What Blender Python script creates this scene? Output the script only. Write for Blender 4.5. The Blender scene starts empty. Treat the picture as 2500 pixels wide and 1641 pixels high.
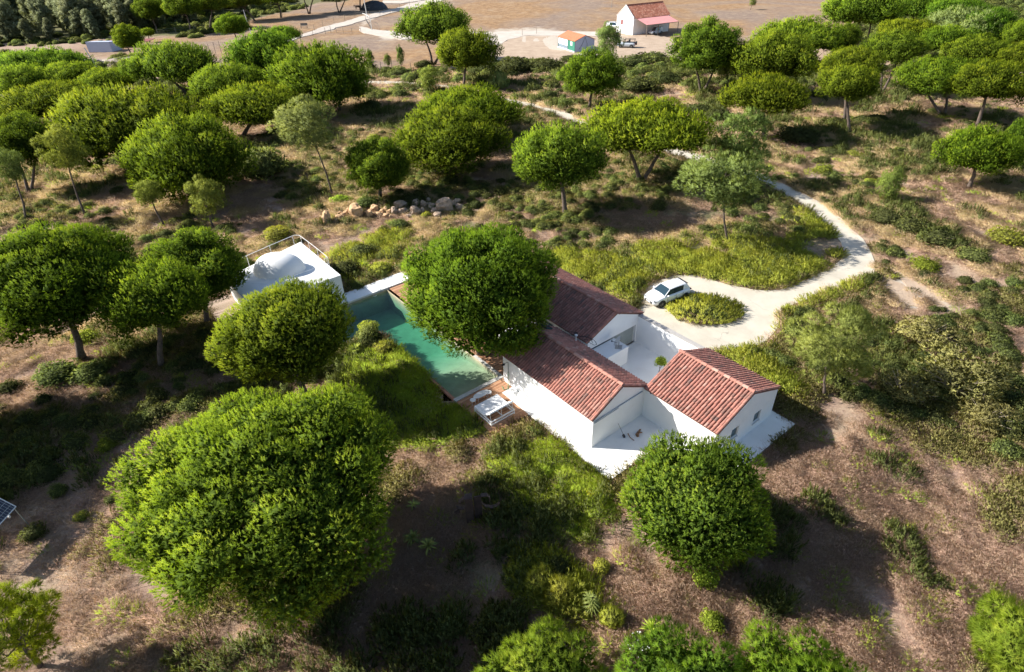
import bpy, math, random
import numpy as np
from mathutils import Vector, Matrix

# ------------------------------------------------------------------ camera, sky, sun, exposure
SC = bpy.context.scene
COL = SC.collection
F, PITCH, ROLL, CAMH = 1461.7181, 0.60545, -0.02635, 27.0
PXW, PXH = 2500.0, 1641.0
cp, sp, cr, sr = math.cos(PITCH), math.sin(PITCH), math.cos(ROLL), math.sin(ROLL)
FW = np.array([0, cp, -sp]); RT0 = np.array([1.0, 0, 0]); UP0 = np.array([0, sp, cp])
RT = cr * RT0 + sr * UP0; UP = -sr * RT0 + cr * UP0
CAM = np.array([0, 0, CAMH])
cam_d = bpy.data.cameras.new('camera'); cam = bpy.data.objects.new('camera', cam_d); COL.objects.link(cam)
cam_d.sensor_width = 36.0; cam_d.lens = F / PXW * 36.0; cam_d.clip_end = 4000; cam_d.clip_start = 0.5
cam.matrix_world = Matrix(((RT[0], UP[0], -FW[0], 0), (RT[1], UP[1], -FW[1], 0), (RT[2], UP[2], -FW[2], CAMH), (0, 0, 0, 1)))
SC.camera = cam

SUN_EL, SHADOW_AZ = math.radians(35.0), math.radians(-7.0)
world = bpy.data.worlds.new('World'); SC.world = world; world.use_nodes = True
wn = world.node_tree; wn.nodes.clear()
wo = wn.nodes.new('ShaderNodeOutputWorld'); wb = wn.nodes.new('ShaderNodeBackground'); sk = wn.nodes.new('ShaderNodeTexSky')
sk.sky_type = 'NISHITA'; sk.sun_disc = False; sk.sun_elevation = SUN_EL
SUN_AZ = SHADOW_AZ + math.pi                       # direction the sun stands in, from +x
sk.sun_rotation = math.pi / 2 - SUN_AZ
wb.inputs['Strength'].default_value = 0.085
wn.links.new(sk.outputs[0], wb.inputs[0]); wn.links.new(wb.outputs[0], wo.inputs[0])
sd = bpy.data.lights.new('sun', 'SUN'); sd.energy = 4.7; sd.angle = math.radians(0.5); sd.color = (1.0, 0.95, 0.87)
sun = bpy.data.objects.new('sun', sd); COL.objects.link(sun)
sdir = Vector((math.cos(SHADOW_AZ) * math.cos(SUN_EL), math.sin(SHADOW_AZ) * math.cos(SUN_EL), -math.sin(SUN_EL)))
sun.rotation_euler = sdir.to_track_quat('-Z', 'Y').to_euler(); sun.location = (-60, 20, 60)
SC.view_settings.view_transform = 'Standard'; SC.view_settings.look = 'None'
SC.view_settings.gamma = 1.0; SC.view_settings.exposure = 1.08; SC.view_settings.use_curve_mapping = False

# ------------------------------------------------------------------ helpers
rng = np.random.default_rng(7); random.seed(7)
def ray(px, py):
    d = FW * F + RT * (px - PXW / 2) - UP * (py - PXH / 2)
    return d / np.linalg.norm(d)
def ground(px, py, z=0.0):
    d = ray(px, py); return CAM + d * ((z - CAMH) / d[2])
def gxy(pts, z=0.0):
    return np.array([ground(a, b, z)[:2] for a, b in pts])

_lat = np.random.default_rng(3).random((256, 256))
def vnoise(x, y, s, seed=0):
    x = np.asarray(x, float) / s + seed * 17.3; y = np.asarray(y, float) / s + seed * 9.1
    xi = np.floor(x).astype(int); yi = np.floor(y).astype(int); fx = x - xi; fy = y - yi
    fx = fx * fx * (3 - 2 * fx); fy = fy * fy * (3 - 2 * fy)
    g = lambda a, b: _lat[a % 256, b % 256]
    return (g(xi, yi) * (1 - fx) + g(xi + 1, yi) * fx) * (1 - fy) + (g(xi, yi + 1) * (1 - fx) + g(xi + 1, yi + 1) * fx) * fy
def fbm(x, y, s, seed=0):
    return 0.5 * vnoise(x, y, s, seed) + 0.3 * vnoise(x, y, s / 2.3, seed + 1) + 0.2 * vnoise(x, y, s / 5.1, seed + 2)
def inside(poly, x, y):
    x = np.asarray(x, float); y = np.asarray(y, float); r = np.zeros(x.shape, bool); n = len(poly)
    for i in range(n):
        x0, y0 = poly[i]; x1, y1 = poly[(i + 1) % n]
        if y0 == y1: continue
        c = ((y0 > y) != (y1 > y)) & (x < (x1 - x0) * (y - y0) / (y1 - y0) + x0)
        r ^= c
    return r
def polydist(poly, x, y):
    x = np.asarray(x, float); y = np.asarray(y, float); best = np.full(x.shape, 1e9); n = len(poly)
    for i in range(n):
        a = np.array(poly[i]); b = np.array(poly[(i + 1) % n]); d = b - a; L = d @ d + 1e-9
        t = np.clip(((x - a[0]) * d[0] + (y - a[1]) * d[1]) / L, 0, 1)
        best = np.minimum(best, np.hypot(x - a[0] - t * d[0], y - a[1] - t * d[1]))
    return best

def tag(o, label=None, cat=None, group=None, kind=None):
    if label: o['label'] = label
    if cat: o['category'] = cat
    if group: o['group'] = group
    if kind: o['kind'] = kind
    return o
def empty(name, loc=(0, 0, 0), rz=0.0, label=None, cat=None, group=None, kind=None):
    o = bpy.data.objects.new(name, None); COL.objects.link(o); o.location = loc; o.rotation_euler = (0, 0, rz)
    o.empty_display_size = 0.3
    return tag(o, label, cat, group, kind)
def link(name, me, parent=None, loc=None, rot=None, scale=None):
    o = bpy.data.objects.new(name, me); COL.objects.link(o)
    if parent is not None: o.parent = parent
    if loc is not None: o.location = loc
    if rot is not None: o.rotation_euler = rot
    if scale is not None: o.scale = scale
    return o
def copy_tree(o, parent=None):
    c = o.copy(); COL.objects.link(c); c.parent = parent
    for ch in list(o.children): copy_tree(ch, c)
    return c

class MB:
    def __init__(s): s.v = []; s.f = []; s.m = []; s.t = []
    def add(s, vs, fs, m=0, t=0.5):
        n = len(s.v); s.v += [tuple(map(float, q)) for q in vs]; s.t += [t] * len(vs)
        for f in fs: s.f.append(tuple(i + n for i in f)); s.m.append(m)
    def box(s, a, b, m=0, t=0.5):
        (x0, y0, z0), (x1, y1, z1) = a, b
        s.add([(x0, y0, z0), (x1, y0, z0), (x1, y1, z0), (x0, y1, z0), (x0, y0, z1), (x1, y0, z1), (x1, y1, z1), (x0, y1, z1)],
              [(0, 3, 2, 1), (4, 5, 6, 7), (0, 1, 5, 4), (1, 2, 6, 5), (2, 3, 7, 6), (3, 0, 4, 7)], m, t)
    def obox(s, c, ax, ay, az, m=0, t=0.5):
        c, ax, ay, az = map(np.array, (c, ax, ay, az)); vs = []
        for k in (-1, 1):
            for i, j in ((-1, -1), (1, -1), (1, 1), (-1, 1)): vs.append(c + i * ax + j * ay + k * az)
        s.add(vs, [(0, 3, 2, 1), (4, 5, 6, 7), (0, 1, 5, 4), (1, 2, 6, 5), (2, 3, 7, 6), (3, 0, 4, 7)], m, t)
    def prism(s, poly, z0, z1, m=0, t=0.5):
        n = len(poly); a = sum(poly[i][0] * poly[(i + 1) % n][1] - poly[(i + 1) % n][0] * poly[i][1] for i in range(n))
        if a < 0: poly = poly[::-1]
        vs = [(p[0], p[1], z0) for p in poly] + [(p[0], p[1], z1) for p in poly]
        s.add(vs, [tuple(range(n - 1, -1, -1)), tuple(range(n, 2 * n))] + [(i, (i + 1) % n, (i + 1) % n + n, i + n) for i in range(n)], m, t)
    def tube(s, pts, rads, seg=6, m=0, t=0.5, caps=True):
        pts = [np.array(p, float) for p in pts]; n0 = len(s.v); ring = []
        if np.isscalar(rads): rads = [rads] * len(pts)
        prev = None
        for i, p in enumerate(pts):
            d = pts[min(i + 1, len(pts) - 1)] - pts[max(i - 1, 0)]; d = d / (np.linalg.norm(d) + 1e-9)
            if prev is None:
                a = np.cross(d, (0, 0, 1) if abs(d[2]) < 0.9 else (1, 0, 0))
            else: a = prev - d * (prev @ d)
            a = a / (np.linalg.norm(a) + 1e-9); prev = a; b = np.cross(d, a)
            for k in range(seg):
                th = 2 * math.pi * k / seg; s.v.append(tuple(p + rads[i] * (a * math.cos(th) + b * math.sin(th)))); s.t.append(t)
        for i in range(len(pts) - 1):
            for k in range(seg):
                k2 = (k + 1) % seg; A = n0 + i * seg
                s.f.append((A + k, A + k2, A + seg + k2, A + seg + k)); s.m.append(m)
        if caps:
            s.f.append(tuple(n0 + k for k in range(seg - 1, -1, -1))); s.m.append(m)
            e = n0 + (len(pts) - 1) * seg; s.f.append(tuple(e + k for k in range(seg))); s.m.append(m)
    def ell(s, c, r, nu=12, nv=7, m=0, t=0.5, zmin=-1.0, jit=0.0):
        n0 = len(s.v); rows = []
        for j in range(nv + 1):
            ph = -math.pi / 2 + math.pi * j / nv; z = max(math.sin(ph), zmin)
            for i in range(nu):
                th = 2 * math.pi * i / nu; q = 1 + random.uniform(-jit, jit)
                s.v.append((c[0] + r[0] * math.cos(ph) * math.cos(th) * q, c[1] + r[1] * math.cos(ph) * math.sin(th) * q, c[2] + r[2] * z * q)); s.t.append(t)
        for j in range(nv):
            for i in range(nu):
                i2 = (i + 1) % nu; s.f.append((n0 + j * nu + i, n0 + j * nu + i2, n0 + (j + 1) * nu + i2, n0 + (j + 1) * nu + i)); s.m.append(m)
    def mesh(s, name, mats, smooth=False, tint=False):
        me = bpy.data.meshes.new(name); me.from_pydata(s.v, [], s.f)
        for mm in (mats if isinstance(mats, (list, tuple)) else [mats]): me.materials.append(mm)
        me.polygons.foreach_set('material_index', s.m)
        if smooth: me.polygons.foreach_set('use_smooth', [True] * len(s.f))
        if tint:
            a = me.attributes.new('tint', 'FLOAT', 'POINT'); a.data.foreach_set('value', s.t)
        me.update(); return me
    def build(s, name, mats, parent=None, smooth=False, tint=False, loc=None, rot=None):
        return link(name, s.mesh(name, mats, smooth, tint), parent, loc, rot)

def bevel(o, w, seg=2):
    b = o.modifiers.new('bevel', 'BEVEL'); b.width = w; b.segments = seg; b.limit_method = 'ANGLE'; return o

def soup(name, tri, tint, mat, nrm=None):
    """tri (n,3,3) -> mesh of loose triangles with a per-vertex tint"""
    n = len(tri); me = bpy.data.meshes.new(name)
    if nrm is not None:      # leaf shading follows the clump it sits on
        g = np.cross(tri[:, 1] - tri[:, 0], tri[:, 2] - tri[:, 0]); fl = (g * nrm).sum(1) < 0
        tri = tri.copy(); tri[fl] = tri[fl][:, ::-1]; tint = tint.copy(); tint[fl] = tint[fl][:, ::-1]
    me.vertices.add(3 * n); me.vertices.foreach_set('co', np.ascontiguousarray(tri, np.float32).ravel())
    me.loops.add(3 * n); me.loops.foreach_set('vertex_index', np.arange(3 * n, dtype=np.int32))
    me.polygons.add(n); me.polygons.foreach_set('loop_start', np.arange(0, 3 * n, 3, dtype=np.int32))
    a = me.attributes.new('tint', 'FLOAT', 'POINT'); a.data.foreach_set('value', (tint if tint.ndim == 2 else np.repeat(tint, 3)).astype(np.float32).ravel())
    me.materials.append(mat); me.update(calc_edges=True)
    if nrm is not None:
        me.polygons.foreach_set('use_smooth', np.ones(n, bool))
        a = me.attributes.new('custom_normal', 'FLOAT_VECTOR', 'POINT'); a.data.foreach_set('vector', np.repeat(nrm, 3, 0).astype(np.float32).ravel())
    return me

# ------------------------------------------------------------------ materials
def nt(name):
    m = bpy.data.materials.new(name); m.use_nodes = True; t = m.node_tree; t.nodes.clear()
    o = t.nodes.new('ShaderNodeOutputMaterial'); return m, t, o
def N(t, k, **kw):
    n = t.nodes.new(k)
    for a, b in kw.items():
        if a in ('blend_type', 'data_type', 'attribute_name', 'operation', 'feature', 'noise_dimensions', 'wave_type', 'bands_direction', 'attribute_type', 'distance'): setattr(n, a, b)
        else: n.inputs[a].default_value = b
    return n
def ramp(t, stops):
    r = t.nodes.new('ShaderNodeValToRGB'); e = r.color_ramp.elements
    while len(e) < len(stops): e.new(0.5)
    for el, (p, c) in zip(e, stops): el.position = p; el.color = (c[0], c[1], c[2], 1)
    return r
def coord(t, obj=True):
    return t.nodes.new('ShaderNodeTexCoord').outputs['Object'] if obj else t.nodes.new('ShaderNodeNewGeometry').outputs['Position']

def paint(name, c, rough=0.6, var=0.08, scale=3.0, bump=0.0, metal=0.0, spec=0.5, dirt=None, coat=0.0):
    m, t, o = nt(name); L = t.links
    p = N(t, 'ShaderNodeBsdfPrincipled'); p.inputs['Roughness'].default_value = rough; p.inputs['Metallic'].default_value = metal
    p.inputs['Specular IOR Level'].default_value = spec; p.inputs['Coat Weight'].default_value = coat
    co = coord(t); n1 = N(t, 'ShaderNodeTexNoise', Scale=scale, Detail=6.0); L.new(co, n1.inputs['Vector'])
    lo = [max(0, k * (1 - var)) for k in c]; hi = [min(1, k * (1 + var)) for k in c]
    r = ramp(t, [(0.3, lo), (0.7, hi)]); L.new(n1.outputs[0], r.inputs[0]); src = r.outputs[0]
    if dirt:
        n2 = N(t, 'ShaderNodeTexNoise', Scale=scale * 0.35, Detail=8.0, Roughness=0.7); L.new(co, n2.inputs['Vector'])
        r2 = ramp(t, [(0.55, (0, 0, 0)), (0.75, (1, 1, 1))]); L.new(n2.outputs[0], r2.inputs[0])
        mx = N(t, 'ShaderNodeMix', data_type='RGBA'); mx.inputs[7].default_value = (*dirt, 1); L.new(r2.outputs[0], mx.inputs[0]); L.new(src, mx.inputs[6]); src = mx.outputs[2]
    L.new(src, p.inputs['Base Color'])
    if bump:
        b = N(t, 'ShaderNodeBump', Strength=bump, Distance=0.02); n3 = N(t, 'ShaderNodeTexNoise', Scale=scale * 12, Detail=4.0)
        L.new(co, n3.inputs['Vector']); L.new(n3.outputs[0], b.inputs['Height']); L.new(b.outputs[0], p.inputs['Normal'])
    L.new(p.outputs[0], o.inputs[0]); return m

def foliage(name, stops, transl=0.3, rough=0.75, objvar=0.25):
    """leaf material: colour from the per-tuft tint, the tree's own colour and a little variety between individuals"""
    m, t, o = nt(name); L = t.links
    at = N(t, 'ShaderNodeAttribute', attribute_name='tint'); oi = t.nodes.new('ShaderNodeObjectInfo')
    r = ramp(t, stops); L.new(at.outputs['Fac'], r.inputs[0])
    mu = N(t, 'ShaderNodeMix', data_type='RGBA', blend_type='MULTIPLY'); mu.inputs[0].default_value = 1.0
    L.new(r.outputs[0], mu.inputs[6]); L.new(oi.outputs['Color'], mu.inputs[7])
    hs = t.nodes.new('ShaderNodeHueSaturation'); mr = N(t, 'ShaderNodeMapRange'); mr.inputs[3].default_value = 1 - objvar; mr.inputs[4].default_value = 1 + objvar
    L.new(oi.outputs['Random'], mr.inputs[0]); L.new(mr.outputs[0], hs.inputs['Value'])
    mr2 = N(t, 'ShaderNodeMapRange'); mr2.inputs[3].default_value = 0.485; mr2.inputs[4].default_value = 0.515
    mm = N(t, 'ShaderNodeMath', operation='FRACT'); mp = N(t, 'ShaderNodeMath', operation='MULTIPLY'); mp.inputs[1].default_value = 7.31
    L.new(oi.outputs['Random'], mp.inputs[0]); L.new(mp.outputs[0], mm.inputs[0]); L.new(mm.outputs[0], mr2.inputs[0]); L.new(mr2.outputs[0], hs.inputs['Hue'])
    L.new(mu.outputs[2], hs.inputs['Color'])
    p = N(t, 'ShaderNodeBsdfPrincipled'); p.inputs['Roughness'].default_value = rough; p.inputs['Specular IOR Level'].default_value = 0.08
    L.new(hs.outputs[0], p.inputs['Base Color'])
    tr = t.nodes.new('ShaderNodeBsdfTranslucent'); g = N(t, 'ShaderNodeMix', data_type='RGBA', blend_type='MULTIPLY'); g.inputs[0].default_value = 1
    g.inputs[7].default_value = (1.5, 1.45, 0.6, 1); L.new(hs.outputs[0], g.inputs[6]); L.new(g.outputs[2], tr.inputs[0])
    mx = t.nodes.new('ShaderNodeMixShader'); mx.inputs[0].default_value = transl
    L.new(p.outputs[0], mx.inputs[1]); L.new(tr.outputs[0], mx.inputs[2]); L.new(mx.outputs[0], o.inputs[0]); return m

M = {}
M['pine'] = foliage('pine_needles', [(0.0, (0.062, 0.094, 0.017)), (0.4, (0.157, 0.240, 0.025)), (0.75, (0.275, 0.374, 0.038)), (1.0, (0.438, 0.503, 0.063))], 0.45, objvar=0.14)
M['mpine'] = foliage('grey_green_needles', [(0.0, (0.088, 0.108, 0.040)), (0.5, (0.198, 0.251, 0.076)), (1.0, (0.363, 0.418, 0.126))], 0.30, objvar=0.12)
M['leaf'] = foliage('shrub_leaves', [(0.0, (0.063, 0.070, 0.028)), (0.5, (0.140, 0.168, 0.056)), (1.0, (0.280, 0.308, 0.084))], 0.28, objvar=0.22)
M['yleaf'] = foliage('yellow_green_leaves', [(0.0, (0.184, 0.180, 0.053)), (0.5, (0.350, 0.390, 0.070)), (1.0, (0.589, 0.600, 0.088))], 0.35, objvar=0.18)
M['dry'] = foliage('dry_stems', [(0.0, (0.315, 0.209, 0.161)), (0.5, (0.546, 0.380, 0.284)), (1.0, (0.735, 0.541, 0.407))], 0.15, 0.8, objvar=0.14)
M['straw'] = foliage('straw_grass_blades', [(0.0, (0.30, 0.21, 0.12)), (0.5, (0.58, 0.44, 0.25)), (1.0, (0.75, 0.62, 0.40))], 0.2, 0.8, objvar=0.15)
M['olive'] = foliage('heath_leaves', [(0.0, (0.112, 0.098, 0.051)), (0.5, (0.243, 0.223, 0.085)), (1.0, (0.411, 0.375, 0.128))], 0.2, 0.7, objvar=0.28)
M['gras'] = foliage('green_grass_blades', [(0.0, (0.179, 0.218, 0.035)), (0.5, (0.381, 0.494, 0.060)), (1.0, (0.627, 0.690, 0.130))], 0.35, objvar=0.25)
M['euc'] = foliage('eucalyptus_leaves', [(0.0, (0.096, 0.112, 0.056)), (0.5, (0.200, 0.228, 0.120)), (1.0, (0.336, 0.360, 0.216))], 0.2, objvar=0.35)
M['flower'] = paint('white_petals', (0.8, 0.8, 0.78))
M['wall'] = paint('white_render', (0.80, 0.80, 0.79), 0.85, 0.025, 1.3, 0.15, dirt=(0.74, 0.73, 0.70))
M['patio'] = paint('white_painted_floor', (0.78, 0.78, 0.76), 0.8, 0.04, 1.1, 0.1, dirt=(0.70, 0.68, 0.64))
M['trim'] = paint('pale_trim', (0.62, 0.62, 0.60), 0.6, 0.05)
M['greycap'] = paint('grey_coping', (0.36, 0.34, 0.32), 0.8, 0.12, 6)
M['gutter'] = paint('grey_gutter', (0.30, 0.36, 0.42), 0.5, 0.05)
M['glass'] = paint('window_glass', (0.035, 0.07, 0.08), 0.06, 0.02, spec=0.8)
M['cglass'] = paint('car_glass', (0.012, 0.035, 0.05), 0.05, 0.02, spec=0.9)
M['curtain'] = paint('grey_shutter', (0.30, 0.33, 0.31), 0.7, 0.05)
M['black'] = paint('black_plastic', (0.02, 0.02, 0.022), 0.5)
M['tyre'] = paint('tyre_rubber', (0.025, 0.025, 0.026), 0.8)
M['rim'] = paint('grey_alloy', (0.35, 0.36, 0.37), 0.35, 0.05, metal=0.8)
M['carw'] = paint('white_car_paint', (0.78, 0.79, 0.80), 0.25, 0.01, coat=0.6)
M['cars'] = paint('silver_car_paint', (0.45, 0.50, 0.56), 0.3, 0.02, coat=0.5)
M['lamp'] = paint('lamp_glass', (0.35, 0.37, 0.4), 0.12, 0.05)
M['red'] = paint('red_lamp', (0.35, 0.02, 0.02), 0.2)
M['metalw'] = paint('white_metal', (0.78, 0.78, 0.77), 0.4, 0.02)
M['cloth'] = paint('white_cushion', (0.76, 0.77, 0.78), 0.9, 0.03, 4, 0.2)
M['wood'] = paint('grey_wood', (0.20, 0.17, 0.14), 0.85, 0.3, 8, 0.4)
M['post'] = paint('weathered_post', (0.30, 0.25, 0.20), 0.85, 0.2, 6)
M['wire'] = paint('dull_wire', (0.28, 0.26, 0.24), 0.6, 0.1)
M['barkd'] = paint('pine_bark', (0.115, 0.085, 0.068), 0.9, 0.45, 7, 0.8, dirt=(0.17, 0.13, 0.11))
M['rust'] = paint('rusted_steel', (0.06, 0.035, 0.028), 0.8, 0.4, 5, 0.3)
M['stone'] = paint('ochre_boulder', (0.52, 0.33, 0.18), 0.9, 0.3, 2.2, 0.8, dirt=(0.40, 0.28, 0.20))
M['stoneg'] = paint('grey_boulder', (0.34, 0.25, 0.18), 0.9, 0.3, 2.2, 0.8, dirt=(0.24, 0.20, 0.17))
M['coping'] = paint('stone_coping', (0.48, 0.47, 0.44), 0.8, 0.12, 5, 0.3)
M['terra'] = paint('terracotta_edge', (0.42, 0.20, 0.13), 0.85, 0.2, 6)
M['green'] = paint('green_boards', (0.03, 0.20, 0.14), 0.6, 0.1, 5)
M['dgreen'] = paint('dark_green_frame', (0.02, 0.09, 0.07), 0.6)
M['blue'] = paint('pale_blue_render', (0.42, 0.46, 0.60), 0.8, 0.04)
M['shedroof'] = paint('orange_shed_roof', (0.55, 0.16, 0.075), 0.8, 0.15, 2.5, dirt=(0.35, 0.10, 0.05))
M['pink'] = paint('red_corrugated_sheet', (0.42, 0.19, 0.19), 0.6, 0.08, 1.0)
M['tarp'] = paint('dark_tarpaulin', (0.04, 0.045, 0.055), 0.7, 0.3, 3)
M['cow'] = paint('brown_hide', (0.05, 0.028, 0.018), 0.8, 0.3, 3)
M['panel'] = paint('solar_cells', (0.02, 0.022, 0.04), 0.12, 0.1, spec=0.8)
M['teal'] = paint('green_hose', (0.02, 0.25, 0.10), 0.5)
M['debris'] = paint('rubble', (0.30, 0.24, 0.21), 0.95, 0.5, 1.2, 0.9, dirt=(0.16, 0.13, 0.12))
M['darkred'] = paint('rusty_red_sheet', (0.20, 0.05, 0.05), 0.8, 0.3)
M['drift'] = paint('bleached_brown_wood', (0.22, 0.11, 0.055), 0.85, 0.4, 9)

def tile_mat(name, stops, blotch=(0.17, 0.14, 0.125)):
    m, t, o = nt(name); L = t.links
    at = N(t, 'ShaderNodeAttribute', attribute_name='tint'); r = ramp(t, stops); L.new(at.outputs['Fac'], r.inputs[0])
    pos = coord(t, False)
    n = N(t, 'ShaderNodeTexNoise', Scale=7.0, Detail=8.0, Roughness=0.7); L.new(pos, n.inputs['Vector'])
    r2 = ramp(t, [(0.5, (0, 0, 0)), (0.8, (0.75, 0.75, 0.75))]); L.new(n.outputs[0], r2.inputs[0])
    mx = N(t, 'ShaderNodeMix', data_type='RGBA'); mx.inputs[7].default_value = (*blotch, 1)
    L.new(r2.outputs[0], mx.inputs[0]); L.new(r.outputs[0], mx.inputs[6])
    p = N(t, 'ShaderNodeBsdfPrincipled'); p.inputs['Roughness'].default_value = 0.85; L.new(mx.outputs[2], p.inputs['Base Color'])
    b = N(t, 'ShaderNodeBump', Strength=0.3, Distance=0.01); n3 = N(t, 'ShaderNodeTexNoise', Scale=60.0); L.new(pos, n3.inputs['Vector'])
    L.new(n3.outputs[0], b.inputs['Height']); L.new(b.outputs[0], p.inputs['Normal']); L.new(p.outputs[0], o.inputs[0]); return m
M['tile'] = tile_mat('clay_roof_tile', [(0.0, (0.14, 0.10, 0.09)), (0.2, (0.25, 0.125, 0.095)), (0.5, (0.38, 0.155, 0.115)), (0.8, (0.44, 0.20, 0.15)), (1.0, (0.48, 0.29, 0.23))])
M['pan'] = tile_mat('clay_pan_tile', [(0.0, (0.17, 0.07, 0.05)), (1.0, (0.25, 0.10, 0.07))])
M['farmtile'] = tile_mat('farm_roof_tile', [(0.0, (0.36, 0.12, 0.07)), (0.5, (0.50, 0.17, 0.10)), (1.0, (0.62, 0.30, 0.20))], (0.35, 0.22, 0.15))
M['deck'] = tile_mat('hardwood_deck', [(0.0, (0.26, 0.12, 0.06)), (0.5, (0.38, 0.19, 0.10)), (1.0, (0.50, 0.28, 0.16))], (0.36, 0.26, 0.19))
M['deckg'] = tile_mat('bleached_deck', [(0.0, (0.30, 0.22, 0.15)), (0.5, (0.38, 0.29, 0.21)), (1.0, (0.44, 0.325, 0.255))], (0.34, 0.29, 0.24))

def concrete_mat():
    m, t, o = nt('pale_concrete'); L = t.links; pos = coord(t, False)
    n = N(t, 'ShaderNodeTexNoise', Scale=0.5, Detail=10.0, Roughness=0.65); L.new(pos, n.inputs['Vector'])
    r = ramp(t, [(0.3, (0.42, 0.38, 0.305)), (0.55, (0.51, 0.465, 0.38)), (0.75, (0.56, 0.515, 0.43))]); L.new(n.outputs[0], r.inputs[0])
    nd = N(t, 'ShaderNodeTexNoise', Scale=0.7, Detail=5.0); L.new(pos, nd.inputs['Vector'])
    ad = N(t, 'ShaderNodeMix', data_type='RGBA', blend_type='LINEAR_LIGHT'); ad.inputs[0].default_value = 1.6; L.new(pos, ad.inputs[6]); L.new(nd.outputs[1], ad.inputs[7])
    v = N(t, 'ShaderNodeTexVoronoi', feature='DISTANCE_TO_EDGE', Scale=0.22); L.new(ad.outputs[2], v.inputs['Vector'])
    n2 = N(t, 'ShaderNodeTexNoise', Scale=0.25, Detail=2.0); L.new(pos, n2.inputs['Vector'])
    rr = ramp(t, [(0.0, (1, 1, 1)), (0.006, (0, 0, 0))]); L.new(v.outputs['Distance'], rr.inputs[0])
    r3 = ramp(t, [(0.5, (0, 0, 0)), (0.56, (0.7, 0.7, 0.7))]); L.new(n2.outputs[0], r3.inputs[0])
    mu = N(t, 'ShaderNodeMath', operation='MULTIPLY'); L.new(rr.outputs[0], mu.inputs[0]); L.new(r3.outputs[0], mu.inputs[1])
    mx = N(t, 'ShaderNodeMix', data_type='RGBA'); mx.inputs[7].default_value = (0.16, 0.14, 0.12, 1); L.new(mu.outputs[0], mx.inputs[0]); L.new(r.outputs[0], mx.inputs[6])
    p = N(t, 'ShaderNodeBsdfPrincipled'); p.inputs['Roughness'].default_value = 0.9; L.new(mx.outputs[2], p.inputs['Base Color'])
    b = N(t, 'ShaderNodeBump', Strength=0.4, Distance=0.02); n3 = N(t, 'ShaderNodeTexNoise', Scale=9.0, Detail=8.0); L.new(pos, n3.inputs['Vector'])
    L.new(n3.outputs[0], b.inputs['Height']); L.new(b.outputs[0], p.inputs['Normal']); L.new(p.outputs[0], o.inputs[0]); return m
M['conc'] = concrete_mat()

def dirt_mat(name, a, b_, c, scale=0.4):
    m, t, o = nt(name); L = t.links; pos = coord(t, False)
    n = N(t, 'ShaderNodeTexNoise', Scale=scale, Detail=12.0, Roughness=0.72); L.new(pos, n.inputs['Vector'])
    r = ramp(t, [(0.3, a), (0.5, b_), (0.7, c)]); L.new(n.outputs[0], r.inputs[0])
    p = N(t, 'ShaderNodeBsdfPrincipled'); p.inputs['Roughness'].default_value = 0.95; L.new(r.outputs[0], p.inputs['Base Color'])
    b = N(t, 'ShaderNodeBump', Strength=0.7, Distance=0.1); n3 = N(t, 'ShaderNodeTexNoise', Scale=4.0, Detail=8.0); L.new(pos, n3.inputs['Vector'])
    L.new(n3.outputs[0], b.inputs['Height']); L.new(b.outputs[0], p.inputs['Normal']); L.new(p.outputs[0], o.inputs[0]); return m
M['road'] = dirt_mat('pale_gravel', (0.40, 0.35, 0.30), (0.48, 0.42, 0.36), (0.54, 0.48, 0.42))
M['yard'] = dirt_mat('trodden_sand', (0.30, 0.22, 0.155), (0.38, 0.285, 0.205), (0.45, 0.35, 0.26))

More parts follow.
